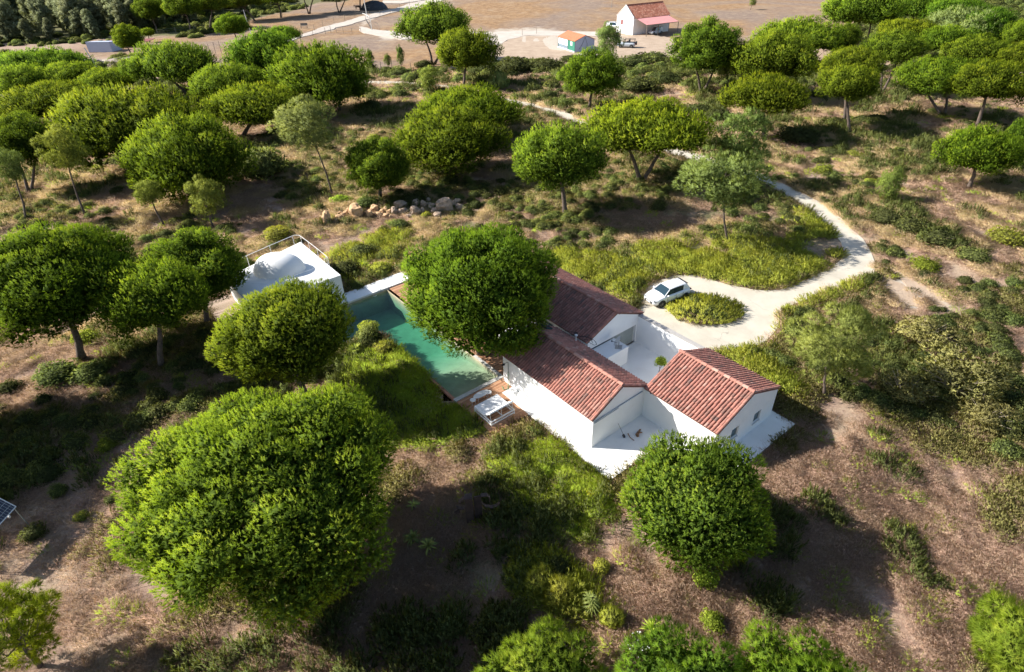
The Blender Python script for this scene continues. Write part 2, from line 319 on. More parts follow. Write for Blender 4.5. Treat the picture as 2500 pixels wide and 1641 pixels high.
def ground_mat():
    """heath litter, straw, bare sand, green and ploughed field, mixed by painted zone weights with noise-broken borders"""
    m, t, o = nt('heath_ground'); L = t.links; pos = coord(t, False)
    def noise(s, d=10.0, r=0.7, dist=0.0):
        n = N(t, 'ShaderNodeTexNoise', Scale=s, Detail=d, Roughness=r, Distortion=dist); L.new(pos, n.inputs['Vector']); return n.outputs[0]
    def mix(f, a, b):
        x = N(t, 'ShaderNodeMix', data_type='RGBA'); L.new(f, x.inputs[0]); L.new(a, x.inputs[6]); L.new(b, x.inputs[7]); return x.outputs[2]
    nf = noise(3.0, 12, 0.8); nm = noise(0.35, 8, 0.65); nl = noise(0.06, 5, 0.6)
    def rc(src, st): r = ramp(t, st); L.new(src, r.inputs[0]); return r.outputs[0]
    litter = rc(nf, [(0.3, (0.17, 0.108, 0.082)), (0.5, (0.31, 0.208, 0.158)), (0.7, (0.44, 0.325, 0.255))])
    straw = rc(nf, [(0.3, (0.24, 0.165, 0.115)), (0.5, (0.38, 0.285, 0.20)), (0.72, (0.50, 0.40, 0.29))])
    green = rc(nf, [(0.3, (0.06, 0.06, 0.025)), (0.5, (0.125, 0.125, 0.05)), (0.7, (0.21, 0.20, 0.09))])
    sand = rc(nf, [(0.3, (0.36, 0.30, 0.24)), (0.5, (0.46, 0.40, 0.33)), (0.7, (0.56, 0.50, 0.42))])
    field = rc(noise(0.45, 12, 0.78), [(0.34, (0.16, 0.095, 0.055)), (0.5, (0.27, 0.162, 0.082)), (0.64, (0.39, 0.26, 0.14))])
    base = mix(rc(nm, [(0.42, (0, 0, 0)), (0.6, (1, 1, 1))]), litter, straw)
    at = N(t, 'ShaderNodeAttribute', attribute_name='zone'); sx = t.nodes.new('ShaderNodeSeparateColor'); L.new(at.outputs['Color'], sx.inputs[0])
    def brk(sock, lo=0.35, hi=0.65):
        a = N(t, 'ShaderNodeMath', operation='ADD'); s = N(t, 'ShaderNodeMath', operation='SUBTRACT'); s.inputs[1].default_value = 0.5
        L.new(nm, s.inputs[0]); L.new(sock, a.inputs[0]); L.new(s.outputs[0], a.inputs[1]); return rc(a.outputs[0], [(lo, (0, 0, 0)), (hi, (1, 1, 1))])
    c = mix(brk(sx.outputs[1]), base, green)
    # the far field: broad paler and greyer bands
    fl = mix(rc(noise(0.022, 8, 0.6, 1.2), [(0.42, (0, 0, 0)), (0.58, (1, 1, 1))]), field, rc(noise(0.5, 12, 0.78), [(0.34, (0.16, 0.115, 0.09)), (0.5, (0.23, 0.165, 0.125)), (0.66, (0.33, 0.26, 0.185))]))
    fl = mix(rc(noise(0.09, 10, 0.75, 0.8), [(0.52, (0, 0, 0)), (0.70, (1, 1, 1))]), fl, rc(noise(0.8, 10, 0.78), [(0.34, (0.28, 0.19, 0.115)), (0.66, (0.42, 0.31, 0.20))]))
    c = mix(brk(sx.outputs[0]), c, fl)
    c = mix(brk(sx.outputs[2]), c, sand)
    p = N(t, 'ShaderNodeBsdfPrincipled'); p.inputs['Roughness'].default_value = 0.95; p.inputs['Specular IOR Level'].default_value = 0.2; L.new(c, p.inputs['Base Color'])
    b = N(t, 'ShaderNodeBump', Strength=0.9, Distance=0.12); L.new(nf, b.inputs['Height']); L.new(b.outputs[0], p.inputs['Normal'])
    L.new(p.outputs[0], o.inputs[0]); return m
M['ground'] = ground_mat()

def water_mat():
    m, t, o = nt('pool_water'); L = t.links
    tr = t.nodes.new('ShaderNodeBsdfTransparent'); tr.inputs[0].default_value = (0.97, 1, 0.99, 1)
    gl = t.nodes.new('ShaderNodeBsdfGlossy'); gl.inputs['Roughness'].default_value = 0.03
    lw = t.nodes.new('ShaderNodeLayerWeight'); pw = N(t, 'ShaderNodeMath', operation='POWER'); pw.inputs[1].default_value = 4.5; L.new(lw.outputs['Facing'], pw.inputs[0])
    fr = N(t, 'ShaderNodeMath', operation='MULTIPLY_ADD'); fr.inputs[1].default_value = 0.8; fr.inputs[2].default_value = 0.025; L.new(pw.outputs[0], fr.inputs[0])
    n = N(t, 'ShaderNodeTexNoise', Scale=2.2, Detail=3.0); L.new(coord(t, False), n.inputs['Vector'])
    b = N(t, 'ShaderNodeBump', Strength=0.12, Distance=0.05); L.new(n.outputs[0], b.inputs['Height']); L.new(b.outputs[0], gl.inputs['Normal']); L.new(b.outputs[0], lw.inputs['Normal'])
    mx = t.nodes.new('ShaderNodeMixShader'); L.new(fr.outputs[0], mx.inputs[0]); L.new(tr.outputs[0], mx.inputs[1]); L.new(gl.outputs[0], mx.inputs[2]); L.new(mx.outputs[0], o.inputs[0])
    va = t.nodes.new('ShaderNodeVolumeAbsorption'); va.inputs['Color'].default_value = (0.22, 0.74, 0.68, 1); va.inputs['Density'].default_value = 0.5
    L.new(va.outputs[0], o.inputs[1]); return m
M['water'] = water_mat()
M['basin'] = paint('pool_liner', (0.40, 0.35, 0.24), 0.8, 0.12, 1.6, 0.2, dirt=(0.33, 0.30, 0.19))

# ------------------------------------------------------------------ site layout (house axes u, v)
YAW = -0.90708
UD = np.array([math.cos(YAW), math.sin(YAW)]); VD = np.array([-math.sin(YAW), math.cos(YAW)])
ORG = np.array([4.7237, 26.4719])
def hw(u, v): return ORG + u * UD + v * VD
def hpoly(pts): return np.array([hw(u, v) for u, v in pts])
UB0, UBE, UA, UAE, UC = -8.76, 0.0, -5.9, -19.0, 5.456
V0, VM, V1 = 0.0, 4.66, 10.93
VA0, VA1 = 5.41, 11.1
EAVE, RIDGE = 2.47, 3.75

PATIO = hpoly([(-7.75, -0.95), (2.55, -1.05), (2.55, 3.6), (6.9, 3.6), (6.9, 11.5), (-0.4, 11.5), (-0.4, 10.9), (-6.2, 10.9), (-6.2, 4.0), (-7.75, 4.0)])
HOUSE = hpoly([(UB0, V0), (0, V0), (0, VM), (UC, VM), (UC, V1), (UAE, VA1), (UAE, VA0), (UB0, VA0)])
TERR = hpoly([(-22.0, 2.7), (UB0, 2.7), (UB0, VA0), (-22.0, VA0)])
DECK = hpoly([(-26, 0.25), (-9.0, 0.25), (-9.0, -3.95), (-4.8, -3.95), (-4.95, -0.95), (-7.75, -0.95), (-7.75, 0), (UB0, 0.0), (UB0, 2.7), (-26, 2.7)])
POOLR = [(-25.7, 0.0), (-9.35, 0.0), (-9.35, -3.75), (-20.3, -3.75), (-20.3, -7.5), (-25.7, -7.5)]
POOL = hpoly(POOLR)
WALK = hpoly([(-27.3, -11.0), (-25.8, -11.0), (-25.8, 2.9), (-27.5, 2.9)])
BOXP = hpoly([(-35.5, -3.5), (-26.87, -3.5), (-26.87, -11.3), (-33.0, -11.3)])
BDECK = hpoly([(-34.3, -13.5), (-27.2, -13.5), (-27.2, -11.0), (-34.3, -11.0)])
drive_px = [(1649,673),(1695,672),(1734,683),(1764,692),(1841,708),(1865,710),(1900,709),(1942,694),(1984,675),(2034,650),(2057,631),(2061,615),(2053,592),(2030,565),(2003,542),(1980,523),(1961,507),(1925,488),(1888,466),(1822,430),(1714,398),(1660,384),(1583,362),(1494,330),(1408,303),(1358,285),(1293,264),(1243,256),(1180,236),(1117,217),(1089,218),(992,206),(904,206),(840,204),
            (840,197),(904,198),(992,199),(1092,209),(1117,211),(1180,225),(1239,241),(1282,248),(1322,259),(1379,272),(1429,297),(1501,319),(1616,355),(1700,374),(1743,387),(1847,418),(1901,444),(1955,470),(2008,498),(2069,545),(2072,554),(2107,584),(2126,615),(2136,642),(2134,669),(2103,675),(2057,700),(1995,717),(1965,734),(1919,750),(1903,765),(1901,796),(1888,815),(1865,838),(1834,848),(1803,855),(1727,856)]
DRIVE = np.vstack([gxy(drive_px), hpoly([(-0.3, 11.25), (-8.0, 11.35)]), gxy([(1563,748),(1565,715),(1592,692),(1618,683)])])
ISL_C = ground(1722, 760)[:2]; ISL_R = (2.75, 2.05)
YARDP = gxy([(1150,150),(1207,118),(1240,98),(1290,88),(1458,91),(1500,95),(1560,80),(1640,95),(1760,135),(1720,150),(1560,150),(1420,160),(1300,150)])
ROAD1 = gxy([(690,100),(734,88),(768,75),(806,63),(869,45),(980,17),(1062,-8),(1110,-22),(1135,-16),(1080,2),(1040,13),(980,26),(932,39),(894,49),(844,64),(793,77),(735,92),(690,108)])
ROAD2 = gxy([(935,9),(980,9),(1085,-4),(1075,-12),(980,2),(935,2)])
TRACK = gxy([(877,66),(905,72),(980,80),(1180,82),(1280,76),(1460,79),(1475,90),(1280,88),(1240,98),(1215,118),(1150,150),(1110,140),(1165,104),(1120,100),(980,98),(920,88),(880,78)])
BUILT = [PATIO, HOUSE, TERR, DECK, POOL, WALK, BOXP, BDECK]
WATERF = [POOL]
FIELD = gxy([(-300,128),(0,128),(215,137),(330,140),(420,165),(560,190),(700,180),(880,178),(1000,175),(1120,172),(1200,162),(1300,152),(1480,155),(1700,118),(1900,112),(2060,80),(2110,40),(2060,-20),(2050,-70),(1000,-70),(900,-10),(640,40),(480,92),(300,104),(150,112),(-300,120)])
SANDZ = [gxy([(2145,668),(2195,690),(2235,722),(2245,750),(2200,740),(2150,700)]), gxy([(2180,655),(2235,685),(2290,720),(2318,752),(2290,750),(2230,705),(2175,668)]),
         gxy([(2420,-10),(2560,-20),(2560,70),(2480,45)]), gxy([(195,134),(420,136),(440,168),(215,160)])]
GREENZ = [gxy([(800,880),(1000,840),(1110,960),(1180,1050),(1050,1090),(900,1080),(830,980)]), gxy([(1200,1120),(1340,1080),(1480,1190),(1510,1290),(1440,1330),(1300,1280)]),
          gxy([(1330,600),(1560,600),(1760,560),(2000,520),(2060,620),(1980,680),(1860,715),(1760,690),(1640,660),(1560,740),(1440,690)])]
HEATH = [gxy([(1350,610),(1480,625),(1640,650),(1700,668),(1640,676),(1590,696),(1562,716),(1562,750),(1500,725),(1400,668),(1350,640)]),
         gxy([(1560,600),(1760,590),(1900,590),(1990,560),(2052,605),(2050,630),(2000,665),(1935,696),(1868,712),(1800,700),(1700,668),(1560,650)]),
         gxy([(1960,500),(1985,520),(2052,590),(2055,615),(2010,590),(1950,540)]),
         gxy([(2070,545),(2110,580),(2150,640),(2150,670),(2110,600),(2060,540)]),
         gxy([(2140,668),(2110,700),(2000,740),(1940,760),(1920,800),(1900,830),(1870,860),(1800,870),(1735,862),(1800,855),(1865,838),(1890,812),(1901,790),(1905,762),(1965,732),(2057,699),(2103,674)]),
         gxy([(1740,862),(1830,862),(1900,900),(1960,960),(1930,975),(1860,930)]),
         gxy([(800,600),(900,575),(1000,560),(1010,610),(960,660),(880,700),(840,700),(805,640)]),
         gxy([(1240,1380),(1330,1370),(1440,1440),(1480,1500),(1400,1510),(1290,1470)])]
BARE = gxy([(-200,1700),(-150,1300),(60,1235),(200,1160),(300,1060),(400,1100),(330,1400),(520,1500),(760,1480),(1000,1600),(1000,1760),(-200,1760)])
def blocked(x, y, pad=0.0, yard=True):
    b = np.zeros(np.shape(x), bool)
    for P in BUILT + [DRIVE] + SANDZ[:2] + ([YARDP, ROAD1, ROAD2, TRACK] if yard else []):
        b |= inside(P, x, y)
        if pad: b |= polydist(P, x, y) < pad
    b &= ~((((np.asarray(x) - ISL_C[0]) / ISL_R[0]) ** 2 + ((np.asarray(y) - ISL_C[1]) / ISL_R[1]) ** 2) < 0.8)
    return b
FLAT = BUILT + [DRIVE] + SANDZ[:2]
def gz(x, y):
    x = np.asarray(x, float); y = np.asarray(y, float)
    h = (fbm(x, y, 14.0, 5) - 0.5) * 1.1 + (fbm(x, y, 3.0, 9) - 0.5) * 0.22
    d = np.full(x.shape, 1e9)
    for P in FLAT: d = np.minimum(d, np.where(inside(P, x, y), 0, polydist(P, x, y)))
    k = np.clip((d - 0.4) / 7.0, 0, 1); r = np.hypot(x, y - 60)
    return h * k * np.clip(1.6 - r / 130.0, 0.15, 1) - 0.03
def gz1(x, y): return float(gz(np.array([x]), np.array([y]))[0])

# ground sheet (one, graded spacing) with the pool cut out of it
def axis(a, b, step, far_a, far_b):
    c = list(np.arange(a, b + 1e-6, step)); s = step; x = c[0]; lo = []
    while x > far_a: s *= 1.25; x -= s; lo.append(x)
    s = step; x = c[-1]; hi = []
    while x < far_b: s *= 1.25; x += s; hi.append(x)
    return np.array(lo[::-1] + c + hi)
gx = axis(-70, 75, 0.7, -2500, 2500); gy = axis(2, 120, 0.7, -600, 3000)
X, Y = np.meshgrid(gx, gy); Z = gz(X.ravel(), Y.ravel()).reshape(X.shape)
inpool = inside(hpoly([(-26.2, 0.2), (-9.1, 0.2), (-9.1, -3.95), (-20.1, -3.95), (-20.1, -7.7), (-26.2, -7.7)]), X, Y)
nx, ny = len(gx), len(gy); idx = np.arange(nx * ny).reshape(ny, nx)
quads = np.stack([idx[:-1, :-1], idx[:-1, 1:], idx[1:, 1:], idx[1:, :-1]], -1).reshape(-1, 4)
keep = ~(inpool.ravel()[quads].any(axis=1)); quads = quads[keep]
me = bpy.data.meshes.new('ground')
me.from_pydata(np.stack([X.ravel(), Y.ravel(), Z.ravel()], 1).tolist(), [], quads.tolist())
zf = np.zeros(X.size); zg = np.zeros(X.size); zs = np.zeros(X.size)
def soft(P, w):
    d = polydist(P, X.ravel(), Y.ravel()); i = inside(P, X.ravel(), Y.ravel()); return np.clip(0.5 + np.where(i, d, -d) / w, 0, 1)
zf = soft(FIELD, 6.0)
for P in GREENZ: zg = np.maximum(zg, soft(P, 3.0) * 0.55)
for P in SANDZ: zs = np.maximum(zs, np.clip(soft(P, 1.0) * 1.6, 0, 1))
for P in (YARDP, TRACK, ROAD1): zs = np.maximum(zs, soft(P, 3.0) * 0.8)
zg = np.maximum(zg, np.clip((fbm(X.ravel(), Y.ravel(), 16.0, 21) - 0.5) * 3, 0, 0.6) * (1 - zf))
zg = np.where((Y.ravel() > 200) & (zf < 0.4), 0.8, zg)
for i in range(8):
    px, py = [(1985,1110),(150,1330),(1250,1130),(1820,1440),(2150,900),(1060,1130),(700,1560),(2280,1100)][i]
    c = ground(px, py); zs = np.maximum(zs, 0.8 * np.clip(1 - np.hypot(X.ravel() - c[0], Y.ravel() - c[1]) / 3.5, 0, 1) * 0.42)
ca = me.attributes.new('zone', 'FLOAT_COLOR', 'POINT'); ca.data.foreach_set('color', np.stack([zf, zg, zs, np.ones(X.size)], 1).astype(np.float32).ravel())
me.polygons.foreach_set('use_smooth', [True] * len(me.polygons)); me.materials.append(M['ground']); me.update()
tag(link('ground', me), kind='structure')

def sheet(name, P, z0, z1, mat, hole=None):
    """flat slab from an outline, triangulated"""
    from mathutils.geometry import tessellate_polygon
    loops = [[Vector((p[0], p[1], 0)) for p in P]] + ([[Vector((p[0], p[1], 0)) for p in hole]] if hole is not None else [])
    flat = [p for l in loops for p in l]; tri = tessellate_polygon(loops); mb = MB(); n = len(flat)
    fs = []
    for a, b, c in tri:
        A, B, C_ = flat[a], flat[b], flat[c]
        if (B - A).cross(C_ - A).z < 0: a, c = c, a
        fs.append((a, b, c))
    mb.add([(p.x, p.y, z1) for p in flat], fs)
    o = 0
    for l in loops:
        m_ = len(l); ar = sum(l[i].x * l[(i + 1) % m_].y - l[(i + 1) % m_].x * l[i].y for i in range(m_)); s_ = 1 if ar > 0 else -1
        if o: s_ = -s_
        for i in range(m_):
            a, b = l[i], l[(i + 1) % m_]
            q = [(a.x, a.y, z0), (b.x, b.y, z0), (b.x, b.y, z1), (a.x, a.y, z1)]
            mb.add(q if s_ > 0 else q[::-1], [(0, 1, 2, 3)])
        o = 1
    return tag(mb.build(name, mat), kind='structure')
def rough(P, step, amp, seed):
    r = np.random.default_rng(seed); out = []
    for i in range(len(P)):
        a, b = P[i], P[(i + 1) % len(P)]; n = max(1, int(np.linalg.norm(b - a) / step))
        for k in range(n): out.append(a + (b - a) * k / n + r.normal(0, amp, 2) * (k > 0))
    return np.array(out)
isl = np.array([ISL_C + np.array([ISL_R[0] * 0.97 * math.cos(a), ISL_R[1] * 0.97 * math.sin(a)]) for a in np.linspace(0, 2 * math.pi, 25)[:-1]])
sheet('driveway', rough(DRIVE, 1.5, 0.05, 1), -0.1, 0.035, M['conc'], isl)
def road_sheet(name, P, mat):
    mb = MB(); sheet(name, rough(P, 3.0, 0.35, 4), -0.1, 0.16, mat)
road_sheet('gravel_road', ROAD1, M['road']); road_sheet('gravel_road', ROAD2, M['road']); road_sheet('dirt_track', TRACK, M['road'])
for P in SANDZ[:2]: sheet('sandy_track', rough(P, 0.5, 0.16, 8), -0.1, 0.02, M['yard'])
sheet('farmyard', rough(YARDP, 3.0, 0.5, 6), -0.1, 0.12, M['yard'])
sheet('patio', PATIO, -0.1, 0.10, M['patio'])
sheet('terrace', TERR, -0.1, 0.10, M['patio'])
sheet('poolside_walkway', WALK, -0.15, 0.22, M['patio'])

# pool basin, sloping up to the near end
def basin():
    zb = [(-25.7, -1.9), (-17.0, -1.8), (-13.0, -0.75), (-9.35, -0.22)]
    mb = MB()
    def W(u, v, z): p = hw(u, v); return (p[0], p[1], z)
    for (u0, z0), (u1, z1) in zip(zb[:-1], zb[1:]):
        mb.add([W(u0, -3.75, z0), W(u1, -3.75, z1), W(u1, 0, z1), W(u0, 0, z0)], [(0, 1, 2, 3)])
        for v, fl in ((0, 1), (-3.75, 0)):
            a, b = max(u0, -20.3) if v else u0, u1
            if v and u1 <= -20.3: continue
            za = z0 + (z1 - z0) * (a - u0) / (u1 - u0)
            q = [W(a, v, za), W(b, v, z1), W(b, v, 0.1), W(a, v, 0.1)]; mb.add(q if fl else q[::-1], [(0, 1, 2, 3)])
    mb.add([W(-25.7, -7.5, -1.9), W(-20.3, -7.5, -1.87), W(-20.3, -3.75, -1.87), W(-25.7, -3.75, -1.9)], [(0, 1, 2, 3)])
    mb.add([W(-25.7, -7.5, -1.9), W(-25.7, -7.5, .1), W(-20.3, -7.5, .1), W(-20.3, -7.5, -1.9)], [(0, 1, 2, 3)])
    mb.add([W(-20.3, -7.5, -1.9), W(-20.3, -7.5, .1), W(-20.3, -3.75, .1), W(-20.3, -3.75, -1.9)], [(0, 1, 2, 3)])
    mb.add([W(-25.7, -7.5, -1.9), W(-25.7, 0, -1.9), W(-25.7, 0, .1), W(-25.7, -7.5, .1)], [(0, 1, 2, 3)])
    mb.add([W(-9.35, -3.75, -.22), W(-9.35, -3.75, .1), W(-9.35, 0, .1), W(-9.35, 0, -.22)], [(0, 1, 2, 3)])
    tag(mb.build('pool_basin', M['basin']), kind='structure')
basin()
mb = MB(); PW = hpoly([(-25.69, -0.01), (-9.36, -0.01), (-9.36, -3.74), (-20.31, -3.74), (-20.31, -7.49), (-25.69, -7.49)]); mb.prism([tuple(p) for p in PW], -1.95, -0.06)
tag(mb.build('pool_water', M['water']), kind='structure')

# ------------------------------------------------------------------ decks: boards are real, joined (4-5 px wide in the photo)
def boards(name, rects, along_u, mat, w=0.14, gap=0.012, z=0.10, th=0.06):
    mb = MB(); r = np.random.default_rng(11)
    for (u0, v0, u1, v1) in rects:
        a0, a1 = (v0, v1) if along_u else (u0, u1); a = a0
        while a < a1 - 0.02:
            b = min(a + w, a1); s0, s1 = (u0, u1) if along_u else (v0, v1); s = s0
            while s < s1 - 0.01:
                e = min(s + r.uniform(2.0, 4.0), s1); q = r.normal(0, 0.0015)
                p = [(s, a), (e - 0.006, a), (e - 0.006, b - gap), (s, b - gap)] if along_u else [(a, s), (b - gap, s), (b - gap, e - 0.006), (a, e - 0.006)]
                mb.prism([tuple(hw(*k)) for k in p], z - th + q, z + q, t=float(r.random())); s = e
            a = b
    o = mb.build(name, mat, tint=True); return tag(o, kind='structure')
boards('pool_deck', [(-25.8, 0.27, -9.02, 2.68), (-9.02, 0.0, UB0, 2.68), (-8.98, -3.95, -7.76, -0.02), (-7.76, -3.95, -4.85, -0.97)], False, M['deck'])
boards('pavilion_deck', [(-34.2, -13.4, -27.3, -11.02)], False, M['deckg'], w=0.22, gap=0.03)
mb = MB(); mb.prism([tuple(p) for p in hpoly([(-9.34, -3.95), (-9.02, -3.95), (-9.02, 0.26), (-9.34, 0.26)])], -0.1, 0.13)
mb.prism([tuple(p) for p in hpoly([(-12.5, 0.01), (-9.35, 0.01), (-9.35, 0.26), (-12.5, 0.26)])], -0.1, 0.125); tag(mb.build('pool_coping', M['coping']), kind='structure')
mb = MB(); mb.prism([tuple(p) for p in hpoly([(-20.3, -3.95), (-9.36, -3.95), (-9.36, -3.76), (-20.3, -3.76)])], -0.1, 0.05); tag(mb.build('pool_edge', M['terra']), kind='structure')

# ------------------------------------------------------------------ the white house
HR = empty('white_house', (ORG[0], ORG[1], 0), YAW, 'white single-storey house of three gabled wings with red clay tile roofs beside the pool', 'house')
def gable_walls(u0, u1, v0, v1, e, r, openings=()):
    """four walls with thickness; openings = list of (end, va, vb, za, zb) cut in the u1 gable"""
    T = 0.25; vm = (v0 + v1) / 2; mb = MB()
    mb.box((u0, v0, 0), (u1, v0 + T, e)); mb.box((u0, v1 - T, 0), (u1, v1, e))
    def gab(ua, ub, ops):
        cuts = sorted(ops); v = v0 + T + 0.002
        spans = []
        for (va, vb, za, zb) in cuts:
            spans.append((v, va, 0, None)); spans.append((va, vb, 0, za)); spans.append((va, vb, zb, None)); v = vb
        spans.append((v, v1 - T - 0.002, 0, None))
        for a, b, zl, zh in spans:
            if b - a < 1e-3: continue
            if zh is not None:
                if zh > zl + 1e-3: mb.box((ua, a, zl), (ub, b, zh))
                continue
            pts = [a] + ([vm] if a < vm < b else []) + [b]
            top = lambda vv: e - 0.03 + (r - e - 0.0) * (1 - abs(vv - vm) / (vm - v0))
            prof = [(p, top(p)) for p in pts]
            vs = [(ua, a, zl), (ua, b, zl)] + [(ua, p, z) for p, z in prof[::-1]]; n = len(vs)
            vs += [(ub, y, z) for _, y, z in vs]
            mb.add(vs, [tuple(range(n - 1, -1, -1)), tuple(range(n, 2 * n))] + [(i, (i + 1) % n, (i + 1) % n + n, i + n) for i in range(n)])
    gab(u0, u0 + T, []); gab(u1 - T, u1, openings)
    return mb
wA = gable_walls(UAE, UA, VA0, VA1, EAVE, RIDGE - 0.05, [(5.72, 10.6, 0.10, 1.7)]); wA.build('wall', M['wall'], HR)
wB = gable_walls(UB0, 0, V0, VM + 0.25, EAVE, RIDGE, []); wB.build('wall', M['wall'], HR)
wC = gable_walls(0.003, UC, VM + 0.003, V1, EAVE, RIDGE, [(6.25, 7.0, 0.85, 1.7), (8.65, 9.4, 0.75, 1.6)]); wC.build('wall', M['wall'], HR)
mb = MB(); mb.box((UA + 0.002, V1 - 0.25, 0), (0.0, V1, EAVE - 0.02)); mb.build('courtyard_wall', M['wall'], HR)
mb = MB(); mb.box((UA + 0.05, V1 - 0.29, EAVE - 0.02), (-0.15, V1 + 0.1, EAVE + 0.05)); mb.build('wall_coping', M['greycap'], HR)

TILE_L, TILE_R, PIT = 0.40, 0.098, 0.2185
def barrel(mb, t=0.5, L=TILE_L, r0=TILE_R, r1=TILE_R * 0.80, th=0.014, M0=None, seg=6):
    """half-round tapered clay tile, convex side up, running along +x (down slope), wide end at x=L"""
    P = []
    for x, r in ((0, r1), (L, r0)):
        for rr in (r, r - th):
            for k in range(seg + 1):
                a = math.pi * k / seg; P.append((x, -rr * math.cos(a), rr * math.sin(a) * 0.95))
    n = seg + 1; fs = []
    for k in range(seg):
        fs.append((k, k + 1, 2 * n + k + 1, 2 * n + k)); fs.append((n + k + 1, n + k, 3 * n + k, 3 * n + k + 1))
        fs.append((2 * n + k, 2 * n + k + 1, 3 * n + k + 1, 3 * n + k))
    fs.append((0, 2 * n, 3 * n, n)); fs.append((n - 1, 2 * n - 1, 4 * n - 1, 3 * n - 1))
    if M0 is not None: P = [tuple(M0 @ Vector(p)) for p in P]
    mb.add(P, fs, 0, t)
tile_meshes = []
for k in range(8):
    mb = MB(); barrel(mb, (k + 0.5) / 8); tile_meshes.append(mb.mesh('roof_tile', M['tile'], tint=True))
n_ind = 0
def make_roof(u0, u1, v0, v1, e, r, single=lambda side, u: False, over=0.12):
    """roof part: sheathing, pans, cover tiles, ridge tiles"""
    global n_ind
    vm = (v0 + v1) / 2; half = (v1 - v0) / 2 + over; sl = math.atan2(r - e, (v1 - v0) / 2); Ls = half / math.cos(sl); ez = r - half * math.tan(sl)
    mb = MB()
    for s in (-1, 1):
        vs = [(u0, vm, r + 0.02), (u1, vm, r + 0.02), (u1, vm + s * half, ez + 0.02), (u0, vm + s * half, ez + 0.02)]
        vs2 = [(a, b, c - 0.07) for a, b, c in vs]
        f = [(0, 1, 2, 3), (7, 6, 5, 4), (3, 2, 6, 7), (1, 5, 6, 2), (0, 3, 7, 4)]
        if s > 0: f = [q[::-1] for q in f]
        mb.add(vs + vs2, f, 0, 0.3)
    roof = mb.build('roof', M['pan'], HR, tint=True)
    ncol = int(round((u1 - u0) / PIT)); pit = (u1 - u0) / ncol; nrow = max(1, int(math.ceil(Ls / (TILE_L * 0.86)))); step = (Ls - 0.02) / nrow
    rest = MB(); pans = MB(); rs = np.random.default_rng(int(abs(u0 * 10)) + 3)
    for s in (-1, 1):
        yaw = math.pi / 2 * s
        R0 = Matrix.Rotation(yaw, 4, 'Z') @ Matrix.Rotation(sl - 0.035, 4, 'Y')
        for c in range(ncol + 1):
            uc = u0 + pit * c
            if 0 < c <= ncol:
                um = uc - pit / 2; P = []
                for q, dz in ((-0.5, 0.055), (-0.22, 0.025), (0.22, 0.025), (0.5, 0.055)):
                    for d in (0.05, Ls + 0.03): P.append((um + q * pit * 0.8, vm + s * d * math.cos(sl), r - d * math.sin(sl) + dz))
                f = [(0, 1, 3, 2), (2, 3, 5, 4), (4, 5, 7, 6)]
                pans.add(P, f if s < 0 else [q[::-1] for q in f], 0, rs.random())
            uu = min(max(uc, u0 + 0.09), u1 - 0.09)
            ctint = rs.random()
            for k in range(nrow):
                d = k * step; t = float(np.clip(0.15 * ctint + 0.85 * rs.beta(1.9, 1.8), 0, 1)); j = rs.normal(0, 0.006); jz = rs.normal(0, 0.003)
                loc = Vector((uu + j, vm + s * d * math.cos(sl), r + 0.055 + jz - d * math.sin(sl)))
                Rm = R0 @ Matrix.Rotation(rs.normal(0, 0.012), 4, 'Z')
                if single(s, uc) and n_ind < 300:
                    o = bpy.data.objects.new('roof_tile', tile_meshes[min(7, int(t * 8))]); COL.objects.link(o); o.parent = roof
                    o.location = loc; o.rotation_euler = Rm.to_euler(); n_ind += 1
                else: barrel(rest, t, M0=Matrix.Translation(loc) @ Rm, seg=5)
    pans.build('pan_tiles', M['pan'], roof, tint=True)['kind'] = 'stuff'
    rest.build('roof_tiles', M['tile'], roof, tint=True)['kind'] = 'stuff'
    u = u0 - 0.02; rme = []
    for k in range(4):
        mb = MB(); barrel(mb, 0.35 + 0.2 * k, L=0.46, r0=0.125, r1=0.115, seg=7); rme.append(mb.mesh('ridge_tile', M['tile'], tint=True))
    while u < u1 - 0.1:
        link('ridge_tile', rme[rs.integers(4)], roof, (u, vm + rs.normal(0, .006), r + 0.10 + rs.normal(0, .004)), (0, rs.normal(-0.03, 0.01), rs.normal(0, .01))); u += 0.42
    return roof
rC = make_roof(0.0, UC + 0.06, VM + 0.02, V1, EAVE, RIDGE, lambda s, u: s < 0)
rB = make_roof(UB0 - 0.05, 0.06, V0, VM + 0.12, EAVE, RIDGE, lambda s, u: s < 0 and u > -3.0)
rA = make_roof(UAE, UA + 0.06, VA0, VA1, EAVE, RIDGE - 0.05)
# gutter pipes on the centre gable, windows, door, low block
mb = MB(); mb.tube([(0.05, 0.06, 2.26), (0.05, VM - 0.3, 2.32)], 0.035); mb.build('drain_pipe', M['gutter'], HR, smooth=True)
mb = MB(); mb.tube([(0.04, 0.02, 2.12), (0.04, 2.2, 2.15)], 0.022); mb.build('drain_pipe', M['gutter'], HR, smooth=True)
mb = MB(); mb.tube([(0.12, VM + 0.12, 2.36), (0.55, VM - 0.08, 2.34)], 0.05); mb.build('gutter_end', M['black'], HR)
for (va, vb, za, zb) in ((6.25, 7.0, 0.85, 1.7), (8.65, 9.4, 0.75, 1.6)):
    mb = MB(); w = 0.04; a = UC - 0.12
    mb.box((a, va, za), (a + 0.05, va + w, zb)); mb.box((a, vb - w, za), (a + 0.05, vb, zb)); mb.box((a, va + w, za), (a + 0.05, vb - w, za + w)); mb.box((a, va + w, zb - w), (a + 0.05, vb - w, zb))
    win = mb.build('window', M['trim'], HR); mb = MB(); mb.box((a + 0.01, va + w, za + w), (a + 0.03, vb - w, zb - w)); mb.build('pane', M['glass'], win)
    mb = MB(); mb.box((UC + 0.002, va - 0.05, za - 0.05), (UC + 0.05, vb + 0.05, za)); mb.build('sill', M['trim'], win)
